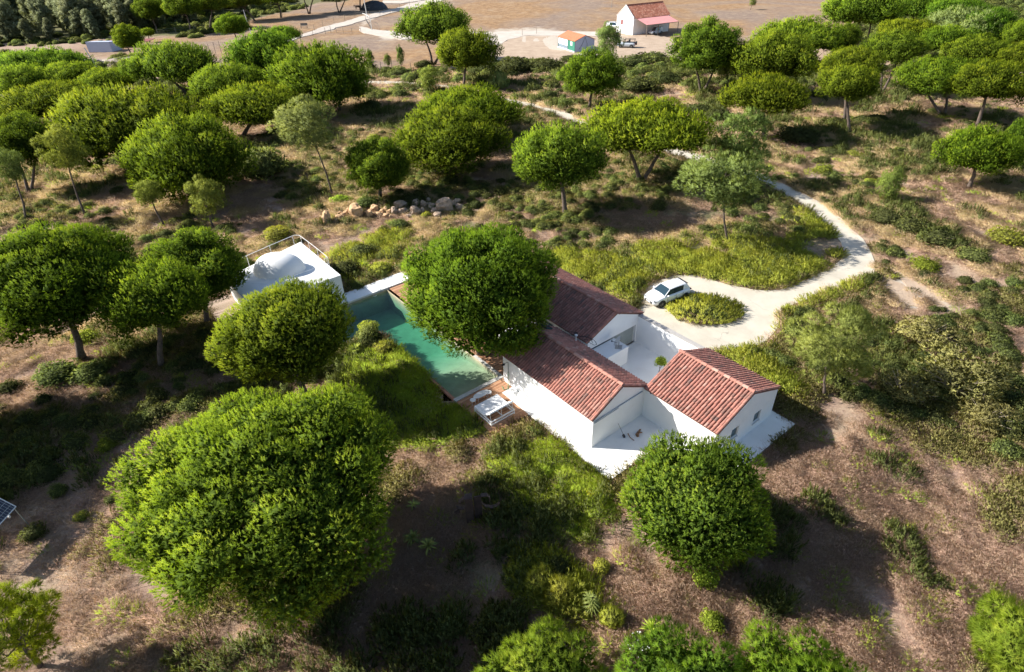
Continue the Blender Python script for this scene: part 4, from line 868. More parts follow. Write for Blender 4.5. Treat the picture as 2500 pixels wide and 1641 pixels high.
# cx, cy, rx, ry, base(px) or height, kind, stems, tint, label
TREES = [
 # --- foreground
 (650,1195,322,256, 5.8, 'near', 2, (1.0,1.0,1.0), 'huge broad stone pine filling the lower left, its trunk hidden under the crown'),
 (704,806,150,122, 5.6, 'near', 1, (1.0,1.0,0.95), 'round dense stone pine between the white box pavilion and the lower left giant'),
 (1172,699,194,160, 6.0, 'near', 2, (0.85,0.98,0.9), 'tall full stone pine growing out of the pool deck over the rear wing roof'),
 (1697,1225,168,156, 3.5, 'near', 1, (0.95,1.0,1.15), 'bushy upright stone pine in front of the right gable of the house'),
 (130,690,185,140, (200,880), 'near', 1, (1.0,0.95,0.8), 'wide open-crowned stone pine with a leaning trunk at the left edge'),
 (480,655,120,98, (505,787), 'mid', 1, (0.85,0.92,0.85), 'stone pine with a straight trunk right beside the bleached pavilion deck'),
 (377,725,124,95, (393,891), 'mid', 1, (1.05,1.0,0.85), 'stone pine with a bare dark trunk between the leaning left-edge pine and the pavilion'),
 # --- left middle
 (452,390,136,102, (470,485), 'mid', 1, (1.0,0.98,0.85), 'large dome-shaped stone pine with its crown almost to the ground, above the pavilion'),
 (305,310,180,95, (312,412), 'mid', 2, (1.0,0.96,0.85), 'very wide flat-topped stone pine behind the dome-shaped one on the left'),
 (48,345,80,66, (73,468), 'mid', 2, (0.95,0.95,0.9), 'stone pine with a forked trunk at the left edge above the slender pines'),
 (125,252,110,48, (130,330), 'mid', 1, (1.0,0.97,0.8), 'flat yellow-green stone pine upper left behind the very wide one'),
 (90,165,112,36, (100,215), 'mid', 1, (0.95,1.0,0.95), 'rearmost low broad stone pine at the upper left edge'),
 (50,200,72,40, (60,262), 'mid', 1, (0.95,1.0,0.95), 'stone pine cut by the left edge in front of the rearmost broad one'),
 (172,186,66,32, (175,245), 'mid', 1, (0.95,1.0,0.9), 'small flat stone pine just right of the two at the upper left edge'),
 (265,198,68,30, (268,252), 'mid', 1, (1.0,0.97,0.75), 'low flat stone pine below the slanting utility pole on the left'),
 (425,160,101,53, (464,237), 'mid', 2, (0.8,0.9,0.9), 'dark umbrella-shaped stone pine with a V-shaped trunk by the far dirt track'),
 (650,135,87,56, (667,206), 'mid', 2, (0.9,1.0,0.9), 'tall stone pine in front of the light gravel road, upper left of centre'),
 (692,85,40,20, (695,132), 'mid', 1, (0.9,1.0,0.9), 'small stone pine top showing behind the one by the gravel road'),
 (557,205,92,46, (560,285), 'mid', 1, (0.95,1.0,0.9), 'stone pine between the dark umbrella pine and the tallest left pine'),
 (617,262,113,53, (591,337), 'mid', 1, (1.05,1.0,0.8), 'flat yellow-green stone pine with a slim leaning trunk above the grey bush'),
 (788,192,118,82, (826,275), 'mid', 2, (0.95,1.0,0.85), 'tallest dense stone pine of the upper left group, beside the sapling row'),
 (748,300,72,58, (812,475), 'mp', 1, (1.0,1.0,1.1), 'thin open maritime pine with a long bare trunk above the stone row'),
 (152,365,48,52, (210,529), 'mp', 1, (1.15,1.1,0.7), 'slender maritime pine with a long slanting trunk on the left'),
 (20,405,34,40, (65,547), 'mp', 1, (1.0,1.0,1.0), 'leaning maritime pine with a thin grey trunk at the left edge'),
 (498,480,40,46, (520,556), 'mp', 1, (1.1,1.1,0.8), 'small bright young pine in front of the dome-shaped stone pine'),
 (362,470,36,30, (400,551), 'mp', 1, (1.15,1.1,0.7), 'spindly pine under the left flank of the dome-shaped stone pine'),
 (311,92,36,29, (325,137), 'far', 2, (1.1,1.0,0.7), 'small round pine with twin stems standing free beside the blue white shed'),
 (360,80,15,11, (366,103), 'far', 1, (1.1,1.0,0.7), 'smallest round pine just right of the free-standing twin-stem one'),
 (567,64,38,26, (579,107), 'far', 1, (1.0,1.05,0.8), 'free-standing round pine on the bare slope near the grey power pole'),
 (363,22,36,28, (385,78), 'far', 1, (1.0,1.0,0.9), 'first pine of the top row, where the dark eucalyptus wood ends'),
 (445,14,46,30, (465,80), 'far', 1, (1.0,1.0,0.9), 'second pine of the top row with a pale straight trunk'),
 (515,6,42,24, (512,72), 'far', 1, (1.0,1.0,0.9), 'third pine of the top row, its trunk kinked'),
 (588,2,46,22, (622,50), 'far', 1, (1.0,1.0,0.9), 'fourth pine of the top row above the free-standing round one'),
 (672,-8,52,24, (686,43), 'far', 1, (1.0,1.0,0.9), 'pine of the top row with a leaning trunk at the far road edge'),
 (752,-28,50,26, (755,34), 'far', 2, (1.0,1.0,0.9), 'forked far pine cut off by the top edge above the gravel road'),
 (832,-26,42,26, (828,30), 'far', 2, (1.0,1.0,0.9), 'twin-trunked far pine cut off by the top edge beside the brown cow'),
 (880,-32,40,26, (881,26), 'far', 1, (1.0,1.0,0.9), 'thick-trunked far pine cut off by the top edge beside the tarpaulin heap'),
 # --- centre
 (1060,64,87,50, (1057,156), 'mid', 2, (0.8,0.92,1.0), 'dark stone pine standing alone where the far track bends'),
 (1137,127,76,53, (1132,210), 'mid', 1, (1.0,1.0,0.8), 'stone pine with a single straight trunk, before the dark one at the bend'),
 (1142,272,124,60, (1190,345), 'mid', 1, (1.05,1.0,0.75), 'rear half of the central pine pair, behind its lower neighbour'),
 (1093,345,128,78, (1071,426), 'mid', 2, (1.0,1.0,0.8), 'big stone pine in the centre, front one of the pair above the stone row'),
 (922,405,82,70, (928,489), 'mid', 1, (1.0,1.0,0.95), 'medium ragged stone pine directly above the stone row'),
 (1367,385,119,84, (1381,525), 'mid', 1, (0.82,0.95,0.95), 'evenly domed stone pine on one straight trunk right of the stone row'),
 (1446,181,73,58, (1436,269), 'mid', 1, (1.0,1.0,0.85), 'ball-shaped stone pine below the green cabin'),
 (1580,318,152,74, (1566,448), 'mid', 2, (1.1,1.0,0.75), 'spreading umbrella pine on two trunks forming a V, left of the winding path'),
 (1484,98,32,36, (1481,150), 'mp', 1, (0.9,0.95,0.95), 'narrow open pine between the green cabin and the open jeep'),
 (1046,190,28,26, (1050,228), 'mp', 1, (1.1,1.1,0.8), 'young pale pine by the far bend of the concrete path'),
 # --- right
 (1728,118,86,66, (1713,231), 'mid', 2, (1.0,1.0,0.95), 'stone pine on twin trunks in front of the farmhouse roof corner'),
 (1778,150,30,52, (1782,222), 'mp', 1, (1.05,1.05,0.95), 'slender light pine squeezed against the twin-trunk pine by the farmhouse'),
 (1885,145,102,60, (1890,242), 'mid', 1, (1.0,1.0,0.85), 'broad stone pine in the upper right, in front of two overlapping ones'),
 (1950,95,100,46, (1970,172), 'mid', 1, (0.95,1.0,0.9), 'stone pine on the edge of the bare far field, upper right'),
 (2062,92,38,34, (2045,165), 'mid', 1, (0.95,1.0,0.9), 'small round pine on the right shoulder of the one at the field edge'),
 (1868,237,97,52, (1863,340), 'mid', 1, (1.1,1.0,0.7), 'low yellow-green stone pine in front of the broad upper right one'),
 (2075,162,72,44, (2060,300), 'mid', 1, (1.05,1.0,0.8), 'rear crown of the tall two-trunk pair on the right'),
 (2073,206,71,46, (2075,328), 'mid', 1, (1.05,1.02,0.8), 'front crown of the tall two-trunk pair on the right'),
 (2180,120,68,40, (2150,230), 'mid', 2, (1.0,1.0,0.9), 'stone pine on two slanting dark trunks right of the tall pair'),
 (2215,76,70,27, (2225,160), 'mid', 1, (1.1,1.05,0.7), 'flat bright crown behind the slanting-trunk pine'),
 (2310,102,76,36, (2330,175), 'mid', 1, (1.0,1.02,0.8), 'flat pine in the upper right row, left of the one by the edge'),
 (2392,128,68,38, (2400,200), 'mid', 1, (1.0,1.0,0.85), 'rightmost but one flat pine of the upper right row'),
 (2290,190,86,48, (2300,290), 'mid', 2, (1.05,1.0,0.8), 'wide low stone pine with dark twisted forking trunks, right side'),
 (2420,202,86,52, (2383,316), 'mid', 1, (1.05,1.0,0.75), 'stone pine on a pale leaning trunk near the right edge'),
 (2395,372,86,60, (2365,458), 'mid', 1, (1.08,1.03,0.75), 'single medium stone pine on the open slope at the right'),
 (2505,345,48,62, (2510,432), 'mid', 1, (0.9,0.98,0.9), 'dark pine cut by the right edge beside the medium one on the slope'),
 (2105,22,92,50, (2109,122), 'mid', 2, (0.95,1.0,0.9), 'high pine at the top edge above the upper right row'),
 (2235,18,78,36, (2240,95), 'mid', 1, (0.85,0.98,0.9), 'green pine cut by the top edge right of the high one'),
 (2330,30,75,34, (2340,110), 'mid', 1, (0.8,0.95,0.85), 'rounded dark pine by the pale sand slope in the upper right corner'),
 (2420,66,54,44, (2425,135), 'mid', 1, (0.75,0.92,0.85), 'steep-sided dark pine next to the pale sand slope'),
 (2350,62,72,34, (2352,128), 'euc', 1, (1.0,1.05,1.2), 'grey-green broadleaf tree among the pines in the upper right'),
 (2500,82,46,32, (2500,150), 'mid', 1, (1.0,1.0,0.85), 'upper pine cut by the right edge'),
 (2505,142,54,38, (2505,225), 'mid', 1, (1.05,1.0,0.75), 'lower pine cut by the right edge below the upper one'),
 (1803,345,64,62, (1820,455), 'mp', 1, (0.95,1.02,0.9), 'loose maritime pine behind the path, upper of two in line'),
 (1772,437,86,55, (1777,593), 'mp', 1, (1.0,1.03,1.0), 'layered maritime pine on a long dark trunk in front of the winding path'),
 (2178,450,30,46, (2172,490), 'mp', 1, (0.95,1.05,0.8), 'young upright pine alone in the heath on the right'),
 (2032,845,112,122, (2012,965), 'mpn', 1, (1.15,1.15,1.0), 'pale feathery young pine to the right of the turning place'),
 # --- bottom edge
 (1330,1705,178,88, 2.4, 'nearn', 1, (1.0,1.05,1.1), 'pine crown cut by the bottom edge, left of the white-flowered bush'),
 (1700,1745,215,110, 2.8, 'nearn', 1, (1.0,1.05,1.05), 'wide pine crown cut by the bottom edge, just right of the white-flowered bush'),
 (2010,1765,215,110, 3.0, 'nearn', 1, (1.05,1.05,0.95), 'wide yellowish pine crown cut by the bottom edge, right of the other wide one'),
 (2500,1580,108,165, 4.2, 'nearn', 1, (0.92,1.0,1.1), 'bright pine crown cut by the lower right corner'),
 (10,1535,125,150, 3.0, 'mpl', 1, (1.15,1.05,0.75), 'open pine with bare lower twigs cut by the lower left edge'),
 (-290,875,195,130, 6.0, 'mid', 1, (1.0,1.0,0.9), 'stone pine just beyond the left edge, shading the slope below the leaning trunk'),
 (-395,985,170,115, 6.0, 'mid', 1, (1.0,1.0,0.9), 'stone pine beyond the left edge whose shadow covers the solar panel'),
]

MIN_ASP = 0.45
VAR = {}
def variant(kind, asp, seed):
    b = min([0.45, 0.62, 0.85], key=lambda q: abs(q - asp)); key = (kind, b, seed)
    if key not in VAR:
        if kind == 'mid': VAR[key] = (crown_mesh('crown', 4.0, 4.0 * b, M['pine'], 100 + seed * 7 + int(b * 100), lobes=170, lobe_r=0.16, per=80, L=0.14, nb=10, w=0.036, fill=0.35, inner=1.3, shoots=True, flat=0.7 if b < 0.5 else 1.0, zlow=-0.42 if b < 0.5 else (-0.6 if b < 0.7 else -0.8)), b)
        else: VAR[key] = (crown_mesh('crown', 3.0, 3.0 * b, M['mpine'], 300 + seed * 5 + int(b * 100), lobes=46, lobe_r=0.25, per=95, L=0.26, nb=9, w=0.032, fill=0.12, sparse=True, upb=0.3), b)
    return VAR[key]
GRP = {'near': 'pines around the house', 'mid': 'umbrella pines of the wood', 'far': 'umbrella pines of the wood', 'mp': 'slender open pines', 'mpn': 'slender open pines', 'mpl': 'slender open pines', 'nearn': 'pines around the house', 'euc': None}
for ti, (cx, cy, rx, ry, b, kind, stems, tint, label) in enumerate(TREES):
    if isinstance(b, tuple): B, C, R, Rz = locate(cx, cy, rx, ry, b[0], b[1])
    else: B, C, R, Rz = locate(cx, cy, rx, ry, hc=b)
    asp = max(Rz / R, MIN_ASP if kind != 'mid' else 0.36); Rz = asp * R
    if kind == 'nearn': asp = min(asp, 1.0); Rz = asp * R
    z0 = gz1(B[0], B[1]) if kind not in ('near',) or True else 0.0
    nm = 'broadleaf_tree' if kind == 'euc' else ('maritime_pine' if kind in ('mp', 'mpn', 'mpl', 'nearn') else 'stone_pine')
    root = empty(nm, (B[0], B[1], z0), 0.0, label, 'pine tree' if kind != 'euc' else 'tree', GRP[kind])
    rel = C - np.array([B[0], B[1], z0]); rs = np.random.default_rng(500 + ti)
    if kind in ('near', 'nearn', 'mpn', 'mpl'):
        k = R
        if kind == 'near': nl = int(60 + 28 * R); me_, LC = crown_mesh('crown', R, Rz, M['pine'], 40 + ti, lobes=nl, lobe_r=0.66 / R ** 0.80, per=230, L=0.135, nb=14, w=0.028, fill=0.35, inner=2.6, shoots=True, bulge=0.085, flat=1.0, zlow=-0.62 if ti == 0 else (-0.75 if ti == 1 else -0.55 if ti == 4 else (-0.97 if ti == 2 else -0.80)), notch=ti == 0)
        elif kind == 'nearn': me_, LC = crown_mesh('crown', R, Rz, M['pine'], 40 + ti, lobes=int(40 + 12 * R), lobe_r=0.20, per=150, L=0.26, nb=15, w=0.017, fill=0.5, upb=0.35)
        else: me_, LC = crown_mesh('crown', R, Rz, M['mpine'] if kind == 'mpn' else M['pine'], 40 + ti, lobes=46 if kind == 'mpl' else 64, lobe_r=0.17 if kind == 'mpl' else 0.19, per=70 if kind == 'mpl' else 90, L=0.26, nb=12, w=0.02, fill=0.03, sparse=True, upb=0.35)
        sc = (1, 1, 1); rz = 0.0
    else:
        (me_, LC), bb = variant('mp' if kind in ('mp', 'euc') else 'mid', asp, ti % 3)
        R0 = (2.2 if cy in (345, 437) else 2.6) if kind in ('mp', 'euc') else 4.0; sc = (R / R0, R / R0, Rz / (R0 * bb)); rz = rs.uniform(0, 6.28)
        LC = LC * np.array(sc); LC = np.stack([LC[:, 0] * math.cos(rz) - LC[:, 1] * math.sin(rz), LC[:, 0] * math.sin(rz) + LC[:, 1] * math.cos(rz), LC[:, 2]], 1)
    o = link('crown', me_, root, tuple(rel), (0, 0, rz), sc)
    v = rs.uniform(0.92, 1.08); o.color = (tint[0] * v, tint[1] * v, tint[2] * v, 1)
    rad = {'near': 0.24, 'nearn': 0.14, 'mp': 0.10, 'mpn': 0.09, 'mpl': 0.10}.get(kind, 0.055 * R ** 0.7 + 0.06) * (0.8 if stems > 1 else 1)
    link('trunk', limb_mesh('trunk', None, rel, LC, R, Rz, 900 + ti, stems=stems, rad=rad, nl=10 if kind in ('near', 'mid') else 7, bare=16 if kind == 'mpl' else 0), root)

# ------------------------------------------------------------------ shrubs that stand on their own
BUSH = {}
for nm, mt, kw in (('olive', 'leaf', dict(lobes=20, per=60, L=0.13, nb=6, w=0.05, upb=0.4)), ('yellow', 'yleaf', dict(lobes=24, per=70, L=0.16, nb=6, w=0.035, upb=0.7)),
                   ('dark', 'leaf', dict(lobes=20, per=70, L=0.11, nb=6, w=0.055, upb=0.4, tintb=0.3)), ('grey', 'mpine', dict(lobes=26, per=70, L=0.12, nb=6, w=0.04, upb=0.3)),
                   ('green', 'gras', dict(lobes=20, per=70, L=0.13, nb=6, w=0.045, upb=0.5)), ('broom', 'yleaf', dict(lobes=22, per=60, L=0.38, nb=7, w=0.03, upb=1.3))):
    BUSH[nm] = [crown_mesh('foliage', 1.0, 0.8, M[mt], 600 + k * 31 + len(nm), lobe_r=0.36, fill=0.35, zlow=-0.15, flat=0.3, **kw)[0] for k in range(2)]
SHRUBS = [
 (680,568,33,26,'yellow','yellow-green bush behind the railing of the white pavilion'),
 (900,810,28,30,'grey','grey-green round bush on the left rim of the pool'),
 (900,794,26,18,'yellow','bright top bush directly behind the grey-green one at the pool rim'),
 (942,845,27,24,'yellow','yellow-green dome bush second along the pool rim'),
 (2012,407,23,20,'yellow','small round yellow-green bush alone on the brown slope at the right'),
 (1717,1412,28,24,'green','small dark green round bush just below the front right pine'),
 (2177,1315,11,10,'yellow','tiny bright green tuft in the brown scrub at the lower right'),
 (81,1284,30,26,'olive','olive bush on the bare ground right of the solar panel'),
 (1468,1388,21,20,'yellow','yellow-green round bush at the tip of the giant pine shadow'),
 (645,395,62,62,'grey','large grey bush between the dome-shaped stone pine and the thin open pine'),
 (1258,155,52,34,'dark','dark evergreen thicket left part, below the green cabin'),
 (1325,152,52,32,'dark','dark evergreen thicket right part, below the green cabin'),
 (1190,165,36,30,'dark','dark shaded thicket right of the single-trunk stone pine'),
 (1545,150,44,24,'olive','olive hedge bush in front of the open jeep'),
 (1595,138,44,24,'olive','olive hedge bush under the awning end of the farmhouse'),
 (1395,140,30,16,'dark','low dark bush at the corner of the green cabin'),
 (1560,205,46,36,'olive','tall olive shrub left of the farmhouse pine trunks'),
 (1620,190,40,30,'dark','dark shrub beside the farmhouse pine trunks'),
 (910,251,24,24,'dark','dark round bush in the open left of the central pine pair'),
 (1003,192,12,14,'grey','small grey bush beside the far end of the concrete path'),
 (1340,230,24,18,'dark','dark shrub right of the reeds beyond the path'),
 (1376,250,24,18,'grey','grey-green shrub at the foot of the ball-shaped pine'),
 (1035,152,22,18,'dark','dark shrub at the foot of the lone pine at the track bend'),
 (897,160,24,18,'dark','dark reddish shrub at the foot of the leftmost sapling'),
 (946,167,18,14,'dark','dark shrub between the saplings'),
 (1007,480,38,26,'dark','dark shrub behind the big grey boulders'),
 (898,490,32,24,'grey','pale grey-green shrub behind the left end of the stone row'),
 (833,480,26,18,'green','green shrub at the foot of the thin open pine'),
 (1041,518,13,14,'yellow','bright yellow-green sprig in front of the grey boulders'),
 (2030,366,26,18,'olive','olive shrub behind the small round yellow-green bush'),
 (2085,374,22,14,'yellow','low yellowish shrub right of the olive one on the slope'),
 (1990,230,26,16,'dark','dark shrub in the shade left of the tall two-trunk pair'),
 (2040,296,34,22,'olive','olive shrub at the foot of the tall two-trunk pair'),
 (1704,262,40,28,'dark','dark green bush below the farmhouse pine, left one'),
 (1752,274,36,28,'dark','dark green bush below the farmhouse pine, right one'),
 (1950,325,54,30,'dark','wide dark bush in the shade of the low yellow-green pine'),
 (2105,290,30,18,'olive','olive shrub right of the two-trunk pair'),
 (2141,288,32,20,'dark','dark shrub left of the twisted low pine'),
 (2184,376,14,9,'green','small green shrub in the shade below the twisted low pine'),
 (2130,416,17,12,'olive','small olive shrub left of the young upright pine'),
 (2120,444,14,11,'green','smallest green shrub beside the winding path slope'),
 (2159,392,15,12,'olive','small olive shrub above the young upright pine'),
 (2290,362,16,11,'yellow','yellowish shrub at the left foot of the medium slope pine'),
 (2160,525,42,30,'dark','dark olive shrub in the thicket above the sandy patches'),
 (2218,544,42,30,'olive','olive shrub in the middle of the thicket above the sandy patches'),
 (2290,578,48,32,'olive','big olive shrub of the thicket, right of its middle'),
 (2372,622,38,26,'grey','low grey-green shrub right of the thicket'),
 (2258,642,34,22,'green','pale green creeping bush above the sandy patches'),
 (2456,572,46,32,'yellow','yellowish bush near the right edge above the bare heath'),
 (846,650,36,34,'dark','dark bush in the corner between pavilion and walkway'),
 (884,606,34,26,'olive','olive bush beyond the railing right of the pavilion'),
 (930,652,30,24,'yellow','yellow-green bush behind the white walkway'),
 (798,896,28,26,'grey','grey leafy shrub in the shade below the round pool pine'),
 (215,816,32,26,'green','green shrub behind the leaning trunk at the left edge'),
 (143,903,52,36,'grey','wide grey-green shrub in front of the leaning trunk at the left edge'),
 (222,900,48,30,'grey','grey-green shrub to the right of the leaning trunk'),
 (405,564,20,18,'dark','small dark bush behind the pavilion deck pine'),
 (233,584,26,14,'green','low green shrub on the grey slope at the left'),
 (1366,1388,36,30,'dark','dark glossy-leaved shrub at the sunny border of the giant shadow'),
 (1318,1416,34,34,'broom','tall yellow broom left of the aloe'),
 (1365,1450,36,32,'broom','yellow broom directly beside the aloe'),
 (1490,1510,28,26,'broom','thin yellow broom right of the aloe'),
 (1172,1548,26,26,'olive','pale twiggy shrub in the dark bottom area'),
 (1737,1515,30,24,'green','light green shrub above the widest bottom pine'),
 (142,1186,22,24,'grey','dry grey shrub on the shade border right of the solar panel'),
 (265,1080,26,22,'green','pale green shrub left of the giant pine'),
 (196,1250,18,14,'yellow','yellow-green low shrub on bare ground left of the giant pine'),
 (269,1213,16,13,'olive','dark little shrub touching the left side of the giant pine'),
 (2250,800,78,52,'tw','large sparse twiggy shrub right of the pale feathery pine, upper part'),
 (2330,905,110,92,'tw','largest sparse twiggy shrub at the right, seen as a bare-branched dome'),
 (2200,940,70,60,'tw','dark-sided sparse shrub touching the pale feathery pine'),
 (2400,1000,70,50,'tw','low right end of the sparse twiggy shrub group'),
 (1722,757,61,33,'isl','oval bed of yellow-green heather in the middle of the turning place'),
]
TW = [crown_mesh('foliage', 1.0, 0.75, M['olive'], 770 + k, lobes=40, lobe_r=0.24, per=70, L=0.10, nb=4, w=0.03, fill=0.05, sparse=True, zlow=-0.1)[0] for k in range(2)]
def spiky(name, R, H, n, mat, seed, nb=10, L=0.13, w=0.03, lean=0.5, tb=0.5):
    """clump of many upright leafy stems"""
    r = np.random.default_rng(seed); a = r.uniform(0, 2 * math.pi, n); q = np.sqrt(r.random(n)); x = q * R * np.cos(a); y = q * R * np.sin(a)
    top = H * (1 - 0.55 * q ** 2) * r.uniform(0.7, 1.1, n); P = []; A = []; T = []
    for k in range(4):
        f = (k + 0.6) / 4; d = np.stack([x * lean * f * 0.6, y * lean * f * 0.6, top * f * 0.85], 1); P.append(np.stack([x, y, 0 * x], 1) + d)
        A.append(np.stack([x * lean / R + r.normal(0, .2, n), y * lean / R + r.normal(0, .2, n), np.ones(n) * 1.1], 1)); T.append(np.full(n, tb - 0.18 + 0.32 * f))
    PP = np.vstack(P); tri, t, nn = tufts(PP, np.vstack(A), L, nb, w, r, np.concatenate(T) + r.normal(0, .08, 4 * n), (0.1, 0.6), NR=np.stack([PP[:, 0] / R, PP[:, 1] / R, np.full(len(PP), 0.9)], 1)); return soup(name, tri, t, mat, nn)
for si, (x, y, rx, ry, kd, label) in enumerate(SHRUBS):
    p = ground(x, y + ry * 0.55); dep = (p - CAM) @ FW; R = rx * dep / F; r_ = random.Random(si)
    z0 = gz1(p[0], p[1]) if kd != 'isl' else -0.02
    root = empty('heather_bed' if kd == 'isl' else 'shrub', (p[0], p[1], z0), 0, label, 'shrub', 'shrubs in the heath' if kd != 'isl' else None)
    if kd == 'isl':
        root.location = (ISL_C[0], ISL_C[1], -0.02); me_ = spiky('foliage', 1.0, 0.34, 620, M['yleaf'], 5, nb=6, L=0.11, w=0.018, lean=0.35); link('foliage', me_, root, (0, 0, 0), None, (ISL_R[0], ISL_R[1], 2.4)); continue
    el = math.asin((CAM - p)[2] / np.linalg.norm(CAM - p)); H = max((ry * dep / F) * 1.15 / math.cos(el) - R * 0.35 * math.sin(el), R * 0.55)
    me_ = (TW if kd == 'tw' else BUSH[kd])[si % 2]
    hc = H * 0.5 if kd == 'tw' else H * 0.25
    o = link('foliage', me_, root, (0, 0, hc), (0, 0, r_.uniform(0, 6)), (R, R, H * (0.8 if kd != 'tw' else 0.75))); v = r_.uniform(0.85, 1.15); o.color = (v, v, v, 1)
    mb = MB(); rn = np.random.default_rng(si)
    for k in range(26 if kd == 'tw' else 5):
        a = rn.uniform(0, 6.28); q = R * rn.uniform(0.4, 0.95); hh = H * rn.uniform(0.5, 1.05) * (1.2 - 0.5 * q / R)
        mb.tube([(0.1 * math.cos(a) * R, 0.1 * math.sin(a) * R, -0.1), (q * 0.5 * math.cos(a), q * 0.5 * math.sin(a), hh * 0.6), (q * math.cos(a), q * math.sin(a), hh)], [0.035, 0.022, 0.008], 4)
    mb.build('stem', M['post'] if kd == 'tw' else M['barkd'], root)

# pointed rosettes: yuccas and an aloe
def rosette(name, x, y, R, label, cat, mat, n=44, up=0.5, H=0.35, gz0=None):
    p = ground(x, y); root = empty(name, (p[0], p[1], gz1(p[0], p[1])), 0, label, cat, 'spiky rosette plants' if cat == 'yucca' else None); r = np.random.default_rng(int(x)); mb = MB()
    for k in range(n):
        a = r.uniform(0, 6.28); e = r.uniform(-0.15, 1.35); L = R * r.uniform(0.75, 1.05); d = np.array([math.cos(a) * math.cos(e), math.sin(a) * math.cos(e), math.sin(e) * up * 1.6]); s = np.array([-math.sin(a), math.cos(a), 0]) * 0.035 * R / 0.5
        b = np.array([0, 0, H]); m1 = b + d * L * 0.5; t1 = b + d * L + np.array([0, 0, -0.10 * L]); t = float(r.uniform(0.3, 0.95))
        mb.add([b - s * 0.6, b + s * 0.6, m1 + s, m1 - s, t1], [(0, 1, 2, 3), (3, 2, 4)], 0, t)
    mb.build('leaves', mat, root, tint=True); mb = MB(); mb.tube([(0, 0, -0.1), (0, 0, H)], [0.10, 0.07], 7); mb.build('stem', M['barkd'], root)
rosette('yucca', 867, 862, 0.85, 'spiky yucca beside the pool between the two dome bushes', 'yucca', M['gras'])
rosette('yucca', 886, 652, 0.75, 'spiky yucca in the heath behind the pavilion corner', 'yucca', M['yleaf'])
rosette('yucca', 1588, 1552, 0.62, 'sunlit spiky yucca by the white-flowered bush at the bottom', 'yucca', M['gras'])
rosette('yucca', 1008, 1322, 0.62, 'left one of two green yuccas in the deep shadow', 'yucca', M['leaf'])  # darker leaf material on these two yuccas puts shade into their colour
rosette('yucca', 1046, 1340, 0.66, 'right one of two green yuccas in the deep shadow', 'yucca', M['leaf'])
rosette('yucca', 1009, 1240, 0.5, 'small pale yucca by the edge of the giant shadow', 'yucca', M['mpine'], 24)
al = ground(1438, 1500); rt = empty('aloe', (al[0], al[1], gz1(al[0], al[1])), 0, 'tall pale blue-green aloe standing among yellow broom', 'aloe'); mb = MB(); r = np.random.default_rng(8)
for k in range(70):
    h = 0.15 + 1.2 * k / 70; a = k * 2.4; L = 0.55 * (1.1 - 0.5 * k / 70); d = np.array([math.cos(a), math.sin(a), 0.35]); s = np.array([-math.sin(a), math.cos(a), 0]) * 0.04; b = np.array([0.1 * math.sin(h * 3), 0, h])
    mb.add([b - s, b + s, b + d * L * 0.5 + s * 0.7, b + d * L * 0.5 - s * 0.7, b + d * L + np.array([0, 0, -0.25 * L])], [(0, 1, 2, 3), (3, 2, 4)], 0, float(r.uniform(0.5, 1)))
mb.build('leaves', M['mpine'], rt, tint=True); mb = MB(); mb.tube([(0, 0, -0.1), (0.05, 0, 0.7), (0.1, 0, 1.3)], [0.09, 0.07, 0.04], 7); mb.build('stem', M['barkd'], rt)
fb = ground(1566, 1590); rt = empty('flowering_bush', (fb[0], fb[1], gz1(fb[0], fb[1])), 0, 'low bush with small white flowers at the bottom beside the sunlit yucca', 'shrub')
o = link('foliage', BUSH['dark'][0], rt, (0, 0, 0.2), None, (0.75, 0.6, 0.6)); mb = MB(); r = np.random.default_rng(9)
for k in range(38):
    d = unit(r.normal(size=3)); d[2] = abs(d[2]); c = np.array([0, 0, 0.2]) + d * np.array([0.78, 0.62, 0.52]); mb.ell(c, (0.026, 0.026, 0.015), 6, 3)
fl = mb.build('blossom', M['flower'], rt); fl['kind'] = 'stuff'
yb = ground(1443, 1214); rt = empty('flowering_bush', (yb[0], yb[1], gz1(yb[0], yb[1])), 0, 'single small yellow-flowering plant in the green grass below the patio tip', 'shrub'); o = link('foliage', BUSH['broom'][1], rt, (0, 0, 0.1), None, (0.32, 0.3, 0.3)); o.color = (1.5, 1.25, 0.4, 1)
# reeds
rp = ground(1218, 218); rt = empty('reed_clump', (rp[0], rp[1], 0), 0, 'clump of tall pale reeds by the bend of the concrete path', 'reeds')
me_ = spiky('blades', 1.6, 3.6, 160, M['mpine'], 77, nb=6, L=0.9, w=0.06, lean=0.5, tb=0.9); link('blades', me_, rt)
# saplings by the field
for (x, y, h, l) in ((907,170,4.6,'leftmost slim sapling by the field, in front of the red-brown shrub'), (948,166,3.2,'shortest slim sapling in the middle of the row'), (980,168,5.2,'tallest slim sapling at the right end of the row'), (872,150,3.6,'dark narrow sapling touching the tallest stone pine')):
    p = ground(x, y); rt = empty('sapling', (p[0], p[1], 0), 0, l, 'sapling', 'slim saplings along the field'); o = link('foliage', VAR[('mp', 0.85, 0)][0][0] if ('mp', 0.85, 0) in VAR else variant('mp', 0.85, 0)[0][0], rt, (0, 0, h * 0.55), (0, 0, x), (0.32, 0.32, h * 0.17)); o.color = (0.8, 0.9, 0.8, 1)
    mb = MB(); mb.tube([(0, 0, -0.1), (0.05, 0, h * 0.5), (0, 0, h * 0.95)], [0.07, 0.05, 0.02], 5); mb.build('trunk', M['barkd'], rt)
p = ground(1832, 24); rt = empty('sapling', (p[0], p[1], 0), 0, 'tiny lone tree in the ploughed field near the top edge', 'sapling'); link('foliage', variant('mp', 0.85, 1)[0][0], rt, (0.3, 0, 2.3), None, (0.5, 0.5, 0.5)); mb = MB(); mb.tube([(0, 0, -0.1), (0.2, 0, 1.2), (0.5, 0, 2.8)], [0.1, 0.07, 0.03], 5); mb.build('trunk', M['barkd'], rt)

